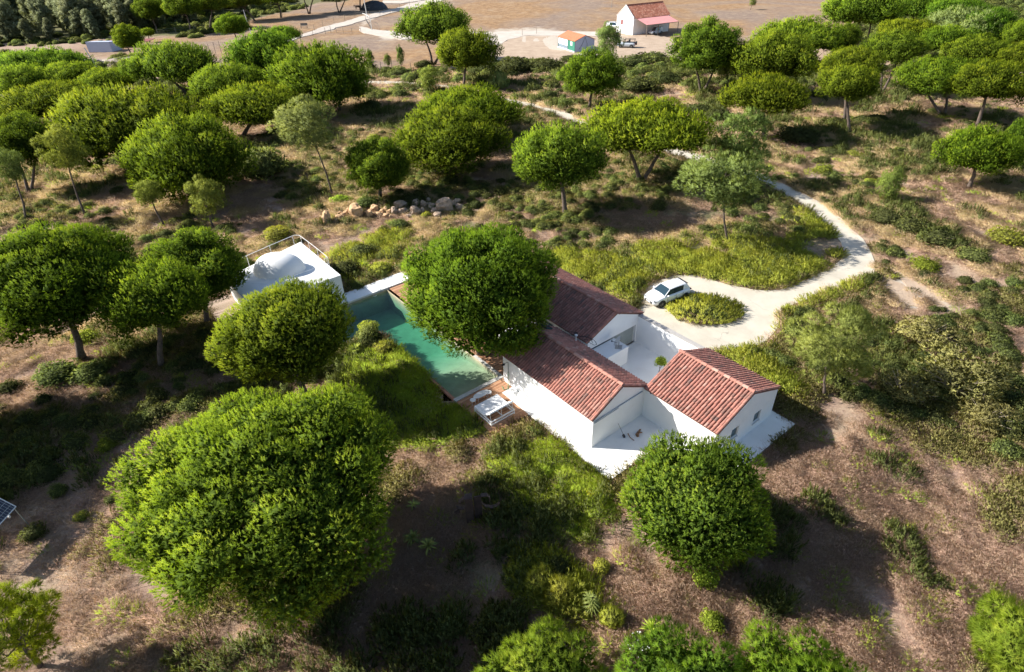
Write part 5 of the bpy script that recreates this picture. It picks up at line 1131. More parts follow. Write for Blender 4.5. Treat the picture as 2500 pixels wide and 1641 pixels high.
# ------------------------------------------------------------------ courtyard tree, furniture on the deck, bits on the patio
p = hw(-1.55, 8.05); rt = empty('courtyard_tree', (p[0], p[1], 0.1), 0, 'small leafy tree with a thin stem growing in the white courtyard', 'tree')
o = link('foliage', BUSH['green'][0], rt, (0.1, 0, 1.75), None, (0.42, 0.38, 0.62)); mb = MB(); mb.tube([(0, 0, 0), (0.03, 0, 0.8), (0.1, 0, 1.9)], [0.03, 0.025, 0.012], 6)
for q in ((0.3, 0.1), (-0.2, 0.15), (0.1, -0.25)): mb.tube([(0.06, 0, 1.2), (0.1 + q[0], q[1], 1.8)], [0.014, 0.006], 4)
mb.build('trunk', M['barkd'], rt); mb = MB(); r = random.Random(3)
for k in range(22):
    a = k * 0.3; mb.tube([(0.34 * math.cos(a), 0.34 * math.sin(a), 0.01), (0.3 * math.cos(a + .3), 0.3 * math.sin(a + .3), 0.10), (0.22 * math.cos(a + .8), 0.22 * math.sin(a + .8), 0.03)], 0.012, 4)
mb.build('twig_ring', M['wood'], rt)

DP = hw(-6.45, -2.6); DB = empty('daybed', (DP[0], DP[1], 0.10), YAW, 'double white sun bed with its backrest propped up on the wooden deck', 'sun bed')
mb = MB(); a, b_ = 0.95, 0.98       # u half, v half
def ringframe(z, th=0.035):
    mb.box((-a, -b_, z), (a, -b_ + 0.07, z + th * 2)); mb.box((-a, b_ - 0.07, z), (a, b_, z + th * 2)); mb.box((-a, -b_ + 0.071, z), (-a + 0.07, b_ - 0.071, z + th * 2)); mb.box((a - 0.07, -b_ + 0.071, z), (a, b_ - 0.071, z + th * 2))
ringframe(0.06); ringframe(0.30)
mb.box((-a + 0.071, -0.03, 0.30), (a - 0.071, 0.03, 0.36)); mb.build('frame', M['metalw'], DB)
for su in (-1, 1):
    for sv in (-1, 1):
        mb = MB(); mb.box((su * (a - 0.04) - 0.036, sv * (b_ - 0.04) - 0.036, 0), (su * (a - 0.04) + 0.036, sv * (b_ - 0.04) + 0.036, 0.375)); mb.build('leg', M['metalw'], DB)
mb = MB(); mb.box((-a + 0.01, -b_ + 0.01, 0.378), (0.22, b_ - 0.01, 0.50)); bevel(mb.build('mattress', M['cloth'], DB), 0.03, 3)
mb = MB(); mb.obox((0.50, 0, 0.72), (0.34, 0, 0.29), (0, b_ - 0.01, 0), (-0.035, 0, 0.042)); bevel(mb.build('backrest', M['cloth'], DB), 0.03, 3)
for v in (-0.9, 0.0, 0.9):
    mb = MB(); mb.tube([(0.72, v, 0.88), (0.82, v, 0.38)], 0.014, 5); mb.tube([(0.30, v, 0.42), (0.74, v, 0.82)], 0.014, 5); mb.build('backrest_strut', M['metalw'], DB)
mb = MB(); mb.ell((0.12, 0.25, 0.56), (0.16, 0.28, 0.07), 10, 6); mb.build('pillow', M['cloth'], DB, smooth=True)
def small_table(name, x, y, ru, rv, h, label, cat, grp=None):
    p = ground(x, y, 0.1 + h); rt = empty(name, (p[0], p[1], 0.1), YAW, label, cat, grp); mb = MB(); n = 24
    mb.prism([(ru * math.cos(2 * math.pi * k / n), rv * math.sin(2 * math.pi * k / n)) for k in range(n)], h - 0.03, h); mb.build('table_top' if cat == 'table' else 'seat', M['metalw'], rt)
    for k in range(4 if cat == 'table' else 3):
        t = 2 * math.pi * (k + 0.5) / (4 if cat == 'table' else 3); mb = MB(); mb.tube([(0.6 * ru * math.cos(t), 0.6 * rv * math.sin(t), h - 0.03), (0.85 * ru * math.cos(t), 0.85 * rv * math.sin(t), 0)], 0.013, 5); mb.build('leg', M['metalw'], rt)
small_table('oval_table', 1174, 962, 0.28, 0.62, 0.42, 'oval white metal table between two stools on the deck', 'table')
small_table('stool', 1193, 957, 0.2, 0.2, 0.38, 'round white stool at the pool coping end of the oval table', 'stool', 'white stools by the oval table')
small_table('stool', 1154.5, 976, 0.2, 0.2, 0.38, 'round white stool at the left end of the oval table', 'stool', 'white stools by the oval table')
for pts, lab, r0 in (([(1556,1066),(1558,1057),(1563,1050)], 'thick fork of brown driftwood on the shaded patio floor', 0.10), ([(1533,1060),(1538,1069),(1548,1077)], 'thin curved stick of driftwood on the shaded patio floor', 0.04)):
    P = [ground(a_, b_, 0.13) for a_, b_ in pts]; c = P[1]; rt = MB(); rt.tube([tuple(q - c + np.array([0, 0, 0.05])) for q in P], [r0, r0 * 0.7, r0 * 0.6], 6)
    if r0 > 0.05: rt.tube([(0, 0, 0.05), (0.25, -0.05, 0.08)], [0.07, 0.03], 6); rt.tube([(0, 0, 0.05), (-0.2, -0.2, 0.06)], [0.08, 0.04], 6)
    tag(rt.build('driftwood', M['drift'], loc=tuple(c)), lab, 'driftwood', 'driftwood on the patio')
c = ground(1523, 1066, 0.1); mb = MB(); mb.obox((0, 0, 0.05), (0.06, 0.02, 0), (-0.02, 0.12, 0), (0, 0, 0.05)); br = tag(mb.build('broom_head', M['black']), None, None); br.location = tuple(c)
rt = empty('broom', tuple(c), 0, 'small dark broom leaning on the shaded gable wall of the patio', 'broom'); br.name = 'brush'; br.parent = rt; br.location = (0, 0, 0)
mb = MB(); mb.tube([(0, 0, 0.08), (-0.35, 0.42, 0.75)], 0.014, 5); mb.build('handle', M['wood'], rt)

# rusty sculpture in the shade
sc_ = ground(1160, 1268); rt = empty('steel_sculpture', (sc_[0], sc_[1], gz1(sc_[0], sc_[1])), 0.2, 'dark rusted steel sculpture of curled plates standing in the shade of the giant pine', 'sculpture')
mb = MB(); mb.box((0.02, -0.03, -0.1), (0.42, 0.03, 1.9)); mb.build('plate', M['rust'], rt)
mb = MB(); mb.obox((-0.25, 0.02, 0.95), (0.03, 0.2, 0), (-0.2, 0.02, 0), (0, 0, 1.05)); mb.build('plate', M['rust'], rt)
def ribbon(pts, w, name='curled_band'):
    mb = MB(); n = len(pts); vs = []
    for x, z in pts: vs += [(x, -w, z), (x, w, z), (x, w, z + 0.04), (x, -w, z + 0.04)]
    fs = []
    for i in range(n - 1):
        for k in range(4): fs.append((i * 4 + k, i * 4 + (k + 1) % 4, (i + 1) * 4 + (k + 1) % 4, (i + 1) * 4 + k))
    mb.add(vs, fs); mb.build(name, M['rust'], rt)
ribbon([(0.42, 1.9), (0.75, 1.85), (0.9, 1.6), (0.85, 1.35)], 0.12); ribbon([(0.42, 1.35), (0.6, 1.0), (0.95, 0.8), (1.25, 0.85), (1.4, 1.05)], 0.10); ribbon([(0.45, 0.65), (0.8, 0.4), (1.2, 0.2)], 0.10)
ribbon([(-0.1, 2.0), (-0.5, 1.95), (-0.8, 1.7)], 0.12); ribbon([(-0.3, 1.4), (-0.6, 1.15), (-0.8, 1.2), (-0.95, 1.35)], 0.10)
mb = MB(); mb.tube([(-0.95, -0.05, 1.0), (-0.95, 0.05, 1.0)], 0.17, 12); mb.build('disc', M['rust'], rt)

# solar panel at the left edge
Q = [ground(40.5, 1237, 1.1), ground(-1, 1154, 2.0), ground(-70, 1215, 2.0), ground(0.5, 1281, 1.1)]
sp0 = Q[0]; eu = Q[3] - Q[0]; eu = np.array([eu[0], eu[1], 0]); eu = eu / np.linalg.norm(eu)
def pix(p): d = p - CAM; z = d @ FW; return np.array([PXW / 2 + F * (d @ RT) / z, PXH / 2 - F * (d @ UP) / z])
best = None; want = np.array([-40.0, -83.0]); want /= np.linalg.norm(want); a0 = pix(sp0)
for sg in (-1, 1):
    hp_ = sg * np.array([-eu[1], eu[0], 0])
    for bt in np.radians(np.arange(15, 50, 1)):
        v_ = hp_ * math.cos(bt) + np.array([0, 0, math.sin(bt)]); q_ = pix(sp0 + v_) - a0; q_ = q_ / np.linalg.norm(q_); sc2 = q_ @ want
        if best is None or sc2 > best[0]: best = (sc2, v_)
ev = best[1]; Lv = 3.4; en = np.cross(ev, eu); en = en if en[2] > 0 else -en
rt = empty('solar_panel', (sp0[0], sp0[1], 0), 0, 'ground-mounted solar panel array with white frames cut by the left edge', 'solar panel'); base0 = np.array([0, 0, sp0[2]])
nrow = 2; PH = Lv / nrow; PWd = 1.55
for r_i in range(nrow):
    for c_i in range(2):
        o0 = base0 + ev * (PH * r_i) + eu * (PWd * c_i); ctr = o0 + ev * PH / 2 + eu * PWd / 2
        mb = MB(); f_ = 0.025
        for s_ in (-1, 1):
            mb.obox(ctr + s_ * ev * (PH / 2 - f_), eu * PWd / 2 * 0.995, ev * f_, en * 0.025); mb.obox(ctr + s_ * eu * (PWd / 2 - f_), eu * f_, ev * (PH / 2 - 2 * f_), en * 0.024)
        fr = mb.build('panel_frame', M['metalw'], rt)
        mb = MB(); mb.obox(ctr, eu * (PWd / 2 - 0.05), ev * (PH / 2 - 0.05), en * 0.015); mb.build('panel', M['panel'], fr)
        mb = MB()
        for q in range(1, 6): mb.obox(ctr + ev * PH * (q / 6 - 0.5) + en * 0.016, eu * (PWd / 2 - 0.05), ev * 0.006, en * 0.001)
        for q in range(1, 10): mb.obox(ctr + eu * PWd * (q / 10 - 0.5) + en * 0.018, ev * (PH / 2 - 0.05), eu * 0.004, en * 0.001)
        mb.build('cell_grid', M['trim'], fr)
for q in ((0.1, 0.1), (PWd * 1.9, 0.1), (0.1, Lv * 0.9), (PWd * 1.9, Lv * 0.9)):
    P_ = base0 + eu * q[0] + ev * q[1]; mb = MB(); mb.tube([tuple(P_ - en * 0.03), (P_[0] + 0.35, P_[1] - 0.2, -0.1)], 0.03, 5); mb.build('strut', M['rim'], rt)
for q in (0.5, 1.7):
    P_ = base0 + eu * q - en * 0.1 + np.array([0.05, -0.1, -0.05]); mb = MB(); mb.ell(tuple(P_), (0.07, 0.07, 0.09), 10, 6); mb.build('lamp', M['metalw'], rt, smooth=True)

# ------------------------------------------------------------------ boulders
def rock_mesh(seed):
    r = np.random.default_rng(seed); mb = MB(); nu, nv = 11, 7; off = r.uniform(0, 9, 6); vs = []
    for j in range(nv + 1):
        ph = -math.pi / 2 + math.pi * j / nv
        for i in range(nu):
            th = 2 * math.pi * i / nu; d = np.array([math.cos(ph) * math.cos(th), math.cos(ph) * math.sin(th), math.sin(ph)])
            k = 1 + 0.16 * math.sin(3 * d[0] + off[0]) * math.cos(2.5 * d[1] + off[1]) + 0.12 * math.sin(5 * d[2] + off[2] + 3 * d[0]) + (r.normal(0, 0.045) if 0 < j < nv else 0)
            vs.append(tuple(np.sign(d) * np.abs(d) ** 0.8 * k))
    mb.add(vs, [(j * nu + i, j * nu + (i + 1) % nu, (j + 1) * nu + (i + 1) % nu, (j + 1) * nu + i) for j in range(nv) for i in range(nu)]); return mb
RM = [(rock_mesh(k).mesh('boulder', M['stone']), rock_mesh(k).mesh('boulder', M['stoneg'])) for k in range(6)]
ROCKS = [(800,537,11,17),(822,541,5,5),(829,533,8,7),(838,530,7,6),(830,525,5,5),(846,524,6,6),(852,519,7,7),(872,519,19,15),(903,523,9,9),(915,510,10,9),(927,523,8,6),(933,516,6,6),(941,524,8,5),(942,511,7,6),(950,516,6,6),(952,525,6,4),(963,513,9,9),(978,500,15,11),(976,514,7,6),(986,511,9,6),(996,512,6,5),(1000,521,9,5),(1012,495,15,9),(1013,513,13,13),(1030,512,7,9),(1034,497,9,9),(1046,488,6,7),(1047,497,6,5),(1055,502,9,8),(1061,510,9,7),(1068,519,10,8),(1086,500,21,17),(1105,498,9,10),(1116,491,8,7),(1122,503,10,8),(1135,508,8,6)]
ROCKS.sort()
ordn = ['first','second','third','fourth','fifth','sixth','seventh','eighth','ninth','tenth','eleventh','twelfth','thirteenth','fourteenth','fifteenth','sixteenth','seventeenth','eighteenth']
for i, (x, y, rx, ry) in enumerate(ROCKS):
    p = ground(x, y + ry * 0.6); dep = (p - CAM) @ FW; R = rx * dep / F; Rh = ry * dep / F; g_ = x > 955; r_ = random.Random(i)
    o = link('boulder', RM[i % 6][1 if g_ else 0], None, (p[0], p[1], gz1(p[0], p[1]) + Rh * 0.72), (0, 0, r_.uniform(0, 6)), (R * 1.08, R * 0.9, Rh * 1.1))
    sz = 'large' if rx > 12 else ('middling' if rx > 7 else 'small')
    k = i if i < len(ROCKS) / 2 else len(ROCKS) - 1 - i; end = 'left' if i < len(ROCKS) / 2 else 'right'
    tag(o, f"{sz} {'grey' if g_ else 'pale ochre'} boulder, {ordn[k]} from the {end} end of the stone row", 'boulder', 'boulders of the stone row')
# rubble heaps by the far left track
for x, y, rx, ry, l in ((222,147,28,14,'heap of grey rubble behind the slanting utility pole'), (282,148,30,15,'dark-sided heap of rubble left of the free-standing twin-stem pine'), (318,146,26,14,'heap of rubble at the foot of the free-standing twin-stem pine'), (348,140,24,10,'low rubble heap right of the twin-stem pine')):
    p = ground(x, y + ry * 0.5); dep = (p - CAM) @ FW; R = rx * dep / F; o = link('rubble_heap', rock_mesh(x).mesh('rubble_heap', M['debris']), None, (p[0], p[1], -0.2), (0, 0, x), (R, R * 0.8, 1.3)); tag(o, l, 'rubble heap', 'rubble heaps by the far left track')

# ------------------------------------------------------------------ farm buildings
def on_ground(px): return [ground(a_, b_, 0.12) for a_, b_ in px]
A_, B2, C2 = ground(1544, 87), ground(1520, 76), ground(1656, 79)
def farmhouse():
    o0 = ground(1544, 87); e = np.array([math.cos(0.30), math.sin(0.30)]); left = ground(1519.5, 73.5)
    ax = ground(1680, 70) - o0; ax = ax[:2] / np.linalg.norm(ax[:2]); ay = np.array([-ax[1], ax[0]]); yaw = math.atan2(ax[1], ax[0])
    rt = empty('farmhouse', (o0[0], o0[1], 0), yaw, 'white farmhouse with a red tiled roof and a pinkish awning in the far field', 'house'); L_, W_ = 13.2, 7.4; e_, r_ = 4.3, 7.2
    mb = MB(); vs = []
    for x in (0, L_): vs += [(x, 0, 0), (x, W_, 0), (x, W_, e_), (x, W_ / 2, r_ - 0.05), (x, 0, e_)]
    mb.add(vs, [(0, 4, 3, 2, 1), (5, 6, 7, 8, 9), (0, 5, 9, 4), (1, 2, 7, 6)]); mb.build('wall', M['wall'], rt)
    mb = MB(); rs = np.random.default_rng(2); n = int(L_ / 0.42)
    for s in (0, 1):
        for i in range(n):
            x0 = -0.1 + (L_ + 0.2) * i / n; x1 = -0.1 + (L_ + 0.2) * (i + 1) / n; nr = 12
            for j in range(nr):
                t0, t1 = j / nr, (j + 1) / nr; f = lambda t: ((W_ / 2 + (1 if s else -1) * t * (W_ / 2 + 0.2)), r_ - t * (r_ - e_) * (1 + 0.4 / W_))
                (y0, z0), (y1, z1) = f(t0), f(t1); xm = (x0 + x1) / 2
                q = [(x0, y0, z0 + .0), (xm, y0, z0 + .09), (x1, y0, z0), (x1, y1, z1 + 0.03), (xm, y1, z1 + 0.14), (x0, y1, z1 + .03)]
                fs = [(0, 5, 4, 1), (1, 4, 3, 2)] if not s else [(1, 4, 5, 0), (2, 3, 4, 1)]; mb.add(q, fs, 0, float(rs.random()))
    rf = mb.build('roof', M['farmtile'], rt, tint=True)
    mb = MB(); mb.tube([(-0.1, W_ / 2, r_ + 0.05), (L_ + 0.1, W_ / 2, r_ + 0.05)], 0.14, 6); mb.build('ridge', M['farmtile'], rf)
    mb = MB()
    for s in (-1, 1): mb.obox((0.0, W_ / 2 + s * W_ / 4, (e_ + r_) / 2 + 0.12), (0.12, 0, 0), (0, W_ / 4 + 0.1, -s * (r_ - e_) / 2 - s * 0.02), (0, 0.0, 0.06))
    mb.build('verge', M['wall'], rf)
    mb = MB(); mb.box((-0.03, W_ * 0.62, 2.3), (-0.003, W_ * 0.62 + 0.9, 3.5)); mb.build('window_shutter', M['darkred'], rt)
    mb = MB(); aw0, aw1, dpt = 0.9, L_ - 0.8, 4.6; nn = 60
    for i in range(nn):
        x0 = aw0 + (aw1 - aw0) * i / nn; x1 = aw0 + (aw1 - aw0) * (i + 1) / nn; xm = (x0 + x1) / 2
        for t in (0, 1):
            q = [(x0, 0.0, 4.15), (xm, 0.0, 4.20), (xm, -dpt, 3.05), (x0, -dpt, 3.0)] if t == 0 else [(xm, 0.0, 4.20), (x1, 0, 4.15), (x1, -dpt, 3.0), (xm, -dpt, 3.05)]
            mb.add([(a, b - 0.003, c) for a, b, c in q], [(0, 3, 2, 1)])
    aw = mb.build('awning', M['pink'], rt); mb = MB(); mb.box((aw0, -dpt - 0.05, 2.85), (aw1, -dpt + 0.05, 2.97)); mb.box((aw0 - 0.06, -dpt, 2.9), (aw0 - 0.002, -dpt + 0.1, 3.05)); mb.build('awning_beam', M['wood'], aw)
    for x in (aw0 + 0.1, aw0 + 4.2, aw0 + 8.0, aw1 - 0.1): mb = MB(); mb.tube([(x, -dpt, 0), (x, -dpt, 2.85)], 0.09, 6); mb.build('awning_post', M['wood'], rt)
    def at(u, v): p = o0[:2] + ax * u + ay * v; return p
    return rt, at, yaw
FH, fat, fyaw = farmhouse()
c1 = make_car('parked_van', M['cars'], 'silver-white van parked under the pinkish awning of the farmhouse', 'van', L=4.4, W=1.8, Hh=1.8, van=True); q = fat(6.2, -2.4); c1.location = (q[0], q[1], 0.12); c1.rotation_euler = (0, 0, fyaw + math.pi + 0.1)
c2 = make_car('jeep', M['cars'], 'open silver jeep with roll cage and spare wheel on the farmyard', 'jeep', L=3.7, W=1.65, open_top=True); g_ = ground(1529, 117); c2.location = (g_[0], g_[1], 0.12); c2.rotation_euler = (0, 0, math.pi - 0.35); c2.scale = (1.25, 1.25, 1.25)
c3 = make_car('parked_car', M['carw'], 'white car with its load half hidden behind the left wall of the farmhouse', 'car', L=4.3, W=1.75, Hh=1.6, van=True); g_ = ground(1500, 71); c3.location = (g_[0], g_[1], 0.05); c3.rotation_euler = (0, 0, -0.5); c3.scale = (1.15, 1.15, 1.15)

def cabin():
    o0 = ground(1363, 117); o1 = ground(1403.5, 129.5); o2 = ground(1444, 122.5)
    ax = (o1 - o0)[:2]; L_ = np.linalg.norm(ax) * 1.0; ax = ax / L_; ay = np.array([-ax[1], ax[0]]); W_ = max(3.0, abs((o2 - o1)[:2] @ ay)); yaw = math.atan2(ax[1], ax[0]); e_, r_ = 2.55, 3.6
    rt = empty('garden_cabin', (o0[0], o0[1], 0.1), yaw, 'small green and white cabin with an orange roof in the farmyard', 'cabin')
    mb = MB(); vs = []
    for x in (0, L_): vs += [(x, 0, 0.25), (x, W_, 0.25), (x, W_, e_), (x, W_ / 2, r_ - 0.05), (x, 0, e_)]
    mb.add(vs, [(0, 4, 3, 2, 1), (5, 6, 7, 8, 9), (0, 5, 9, 4), (1, 2, 7, 6)], 0); wl = mb.build('wall', M['blue'], rt)
    mb = MB(); mb.box((-0.15, -0.25, 0), (L_ + 0.05, W_ + 0.05, 0.25)); mb.build('plinth', M['trim'], rt)
    mb = MB()
    for s in (-1, 1): mb.obox((L_ / 2, W_ / 2 + s * (W_ / 4 + 0.08), (e_ + r_) / 2 + 0.02), (L_ / 2 + 0.18, 0, 0), (0, W_ / 4 + 0.12, -s * ((r_ - e_) / 2 + 0.03)), (0, 0, 0.05))
    mb.build('roof', M['shedroof'], rt)
    xs = L_ * 0.60
    mb = MB(); nb_ = 10
    for k in range(nb_): z = 0.27 + (e_ - 0.32) * k / nb_; mb.box((xs, -0.05, z), (L_ - 0.02, -0.003, z + (e_ - 0.32) / nb_ - 0.025))
    mb.build('board_wall', M['green'], rt)
    for x in (0.0, xs - 0.08, L_ - 0.05): mb = MB(); mb.box((x - 0.05, -0.10, 0.25), (x + 0.09, -0.052, e_ - 0.03)); mb.build('corner_post', M['dgreen'], rt)
    w0, w1 = 0.15, xs - 0.15; nwin = 4
    for k in range(nwin):
        a = w0 + (w1 - w0) * k / nwin; b = w0 + (w1 - w0) * (k + 1) / nwin - 0.05; mb = MB(); z0, z1 = 1.1, 2.35
        mb.box((a, -0.08, z0), (a + 0.1, -0.01, z1)); mb.box((b - 0.1, -0.08, z0), (b, -0.01, z1)); mb.box((a + .1, -0.08, z0), (b - .1, -0.01, z0 + 0.1)); mb.box((a + .1, -0.08, z1 - 0.1), (b - .1, -0.01, z1)); w = mb.build('window', M['metalw'], rt)
        mb = MB(); mb.box((a + 0.1, -0.05, z0 + 0.1), (b - 0.1, -0.03, z1 - 0.1)); mb.build('pane', M['trim'], w)
    mb = MB()
    for k in range(3): mb.box((0.15, -0.07, 0.4 + k * 0.22), (xs - 0.15, -0.01, 0.48 + k * 0.22))
    mb.build('lower_panel', M['dgreen'], rt)
    a = xs + (L_ - xs) * 0.35; mb = MB(); mb.box((a, -0.09, 1.35), (a + 0.95, -0.055, 2.2)); w = mb.build('window', M['metalw'], rt); mb = MB(); mb.box((a + 0.12, -0.11, 1.47), (a + 0.83, -0.093, 2.08)); mb.build('pane', M['trim'], w)
    mb = MB(); mb.tube([(L_ + 0.03, W_ * 0.5, r_ - 0.4), (L_ + 0.05, W_ * 0.35, 1.6), (L_ + 0.05, W_ * 0.2, 0.6)], 0.03, 5); mb.tube([(L_ + 0.03, W_ * 0.5, r_ - 0.4), (L_ + 0.05, W_ * 0.62, 1.6), (L_ + 0.05, W_ * 0.6, 0.8)], 0.03, 5); mb.build('cable', M['black'], rt)
cabin()
o0 = ground(241, 128); rt = empty('field_shed', (o0[0], o0[1], 0), -0.1, 'low pale blue-white shed with a dark red sheet roof by the eucalyptus wood', 'shed')
mb = MB(); mb.add([(-2.8, 0, 0), (4.0, 0, 0), (4.0, 4.5, 0), (-2.8, 4.5, 0), (-2.8, 0, 2.6), (4.0, 0, 2.6), (4.0, 4.5, 2.2), (-2.8, 4.5, 2.2)], [(0, 1, 5, 4), (1, 2, 6, 5), (2, 3, 7, 6), (3, 0, 4, 7), (4, 5, 6, 7)]); mb.build('wall', M['blue'], rt)
mb = MB(); mb.obox((3.6, 9.5, 1.5), (6.2, 0.4, 0), (-0.5, 2.6, 0), (0, 0, 0.05)); mb.build('red_roof', M['darkred'], rt)
mb = MB()
for x in (-1.5, 8.5): mb.tube([(x, 9.3, 0), (x, 9.3, 1.45)], 0.08, 5)
mb.build('roof_post', M['wood'], rt)

# ------------------------------------------------------------------ fences, poles, bench, cow, heap
def fence(px, label, h=1.5, step=None, mesh_h=1.0, wires=3, grp='wire fences by the far road', lowmesh=False):
    P = [ground(a_, b_) for a_, b_ in px]; root = empty('wire_fence', (P[0][0], P[0][1], 0.0), 0, label, 'fence', grp); base = np.array([P[0][0], P[0][1], 0]); Q = [q - base for q in P]
    mp = MB(); mp.tube([(0, 0, -0.2), (0, 0, h)], 0.06, 5); pm = mp.mesh('post', M['post'])
    for q in Q: link('post', pm, root, (q[0], q[1], 0.0))
    mb = MB()
    for k in range(wires):
        z = h * (k + 0.7) / (wires + 0.1)
        for a_, b_ in zip(Q[:-1], Q[1:]): mb.tube([(a_[0], a_[1], z), (b_[0], b_[1], z)], 0.018, 3)
    mb.build('wire', M['wire'], root)
    if lowmesh:
        mb = MB()
        for a_, b_ in zip(Q[:-1], Q[1:]):
            n = int(np.linalg.norm(b_ - a_) / 0.35)
            for k in range(n): c = a_ + (b_ - a_) * k / n; mb.tube([(c[0], c[1], 0), (c[0], c[1], 0.95)], 0.01, 3)
        mb.build('mesh_wire', M['wire'], root)
fence([(735,101),(765,90),(795,84),(808,80)], 'wire mesh fence from the stone pine to the field corner along the gravel road', 1.9, lowmesh=True)
fence([(808,80),(822,81),(839,83),(860,84),(882,83)], 'wire mesh fence continuing right from the field corner to the track', 1.7, lowmesh=True)
fence([(734,86),(768,76),(789,66),(816,57),(842,50),(868,38),(901,42),(928,40),(953,32),(977,23),(1000,14),(1025,8),(1060,-2)], 'long wire fence on the upper side of the gravel road', 1.9)
fence([(893,50),(908,75)], 'short wire fence end beside the curved pipe', 1.6, lowmesh=True)
fence([(905,168),(930,167),(957,165),(980,168),(1003,170)], 'low wire fence between the saplings and the bare field', 1.5)
fence([(385,84),(430,80),(475,76),(530,66),(590,56),(640,48),(690,40)], 'old wire fence under the top row of pines', 1.5)
fence([(1275,88),(1310,84)], 'two fence posts at the track below the farm field', 1.8, wires=1)
fence([(515,138),(528,134),(541,131)], 'two thin posts by the far left track', 3.0, wires=1)
def pole(px, h, label, tilt=(0, 0), r=0.13, arm=False):
    p = ground(*px); rt = empty('utility_pole', (p[0], p[1], 0), 0, label, 'pole', 'poles'); mb = MB(); mb.tube([(0, 0, -0.3), (tilt[0], tilt[1], h)], [r, r * 0.7], 7); mb.build('pole_shaft', M['trim'] if r > 0.12 else M['wire'], rt)
    if arm: mb = MB(); mb.obox((tilt[0], tilt[1], h - 0.3), (0.7, 0, 0), (0, 0.05, 0), (0, 0, 0.05)); mb.build('cross_arm', M['wood'], rt)
pole((897, 44), 12.0, 'tall grey concrete pole beside the gravel road, cut by the top edge', (-0.6, 0), 0.16)
pole((615, 87), 7.0, 'grey power pole right of the free-standing round pine', (-0.7, 0), 0.13, True)
pole((243, 175), 5.2, 'slanting utility pole in front of the rubble heaps', (-1.4, 0), 0.14)
pole((1493, 19), 5.0, 'thin pole in the far field left of the farmhouse', (0, 0), 0.10)
p = ground(908, 75); rt = empty('bent_pipe', (p[0], p[1], 0), 0, 'pale curved metal pipe arching over the fence end by the road', 'pipe'); mb = MB(); mb.tube([(0, 0, 0), (0, 0, 3.2), (-0.3, 0.2, 3.8), (-1.6, 1.5, 4.4), (-2.8, 3.0, 4.5)], 0.09, 6); mb.build('pipe', M['trim'], rt)
mb = MB(); mb.tube([(1.0, 0, 2.4), (2.0, 0, 2.0), (2.4, 0, 1.0), (2.2, 0, 0)], 0.05, 5); mb.build('hoop', M['wire'], rt)
p = ground(743, 69); rt = empty('bench', (p[0], p[1], 0), 0.1, 'small dark wire bench standing alone on the bare slope by the gravel road', 'bench')
mb = MB(); mb.box((-1.1, -0.4, 0.6), (1.1, 0.4, 0.68)); mb.build('seat', M['wood'], rt); mb = MB(); mb.obox((0, 0.45, 1.1), (1.1, 0, 0), (0, 0.03, 0.0), (0, 0.08, 0.35)); mb.build('backrest', M['wood'], rt)
for x in (-0.95, 0.95):
    for y in (-0.35, 0.35): mb = MB(); mb.tube([(x, y, 0), (x, y, 0.6)], 0.05, 5); mb.build('leg', M['wood'], rt)
# cow: one skinned body
p = ground(874, 24); cw = empty('cow', (p[0], p[1], 0), 2.9, 'dark brown cow standing in the shade of the far pines', 'cow')
sv = [(0, 0, 1.05), (0.6, 0, 1.1), (0.95, 0, 1.2), (1.25, 0, 1.25), (1.55, 0, 1.05), (-0.6, 0, 1.1), (-0.85, 0, 1.15), (0.6, 0.2, 0.75), (0.62, 0.22, 0.4), (0.6, 0.22, 0.03), (0.6, -0.2, 0.75), (0.62, -0.22, 0.4), (0.6, -0.22, 0.03),
      (-0.65, 0.2, 0.8), (-0.78, 0.22, 0.45), (-0.7, 0.22, 0.03), (-0.65, -0.2, 0.8), (-0.78, -0.22, 0.45), (-0.7, -0.22, 0.03), (-1.0, 0, 0.9), (-1.02, 0, 0.5), (1.2, 0.16, 1.36), (1.2, -0.16, 1.36)]
se = [(0, 1), (1, 2), (2, 3), (3, 4), (0, 5), (5, 6), (1, 7), (7, 8), (8, 9), (1, 10), (10, 11), (11, 12), (5, 13), (13, 14), (14, 15), (5, 16), (16, 17), (17, 18), (6, 19), (19, 20), (3, 21), (3, 22)]
sr_ = [0.38, 0.34, 0.2, 0.15, 0.09, 0.34, 0.22, 0.12, 0.07, 0.07, 0.12, 0.07, 0.07, 0.15, 0.07, 0.07, 0.15, 0.07, 0.07, 0.03, 0.04, 0.04, 0.04]
me_ = bpy.data.meshes.new('body'); me_.from_pydata(sv, se, []); me_.materials.append(M['cow']); o = link('body', me_, cw, None, None, (1.15, 1.15, 1.15)); o.modifiers.new('skin', 'SKIN'); o.modifiers.new('sub', 'SUBSURF').levels = 1
for v_, q in zip(me_.skin_vertices[0].data, sr_): v_.radius = (q, q)
me_.skin_vertices[0].data[0].use_root = True
p = ground(914, 24); rt = empty('covered_heap', (p[0], p[1], 0), 0.2, 'large heap under a dark tarpaulin at the roadside behind the tall pole', 'covered heap'); mb = MB(); mb.ell((0, 0, 0.2), (5.2, 2.4, 2.9), 16, 8, jit=0.06); mb.build('tarpaulin', M['tarp'], rt)
mb = MB(); mb.obox((-3.6, -1.4, 1.6), (1.2, 0, 0.1), (0, 1.0, 0), (0, 0, 0.06)); mb.obox((-3.0, -1.5, 1.1), (1.3, 0, -0.1), (0, 0.9, 0), (0, 0, 0.06)); mb.build('loose_board', M['wood'], rt)
# pool fittings
p = ground(915, 722, -0.05); rt = MB(); rt.tube([(0.14 * math.cos(a), 0.14 * math.sin(a), 0) for a in np.linspace(0, 2 * math.pi, 14)], 0.02, 5); tag(rt.build('float_ring', M['metalw'], loc=(p[0], p[1], -0.04)), 'small white ring floating at the far end of the pool', 'float ring')

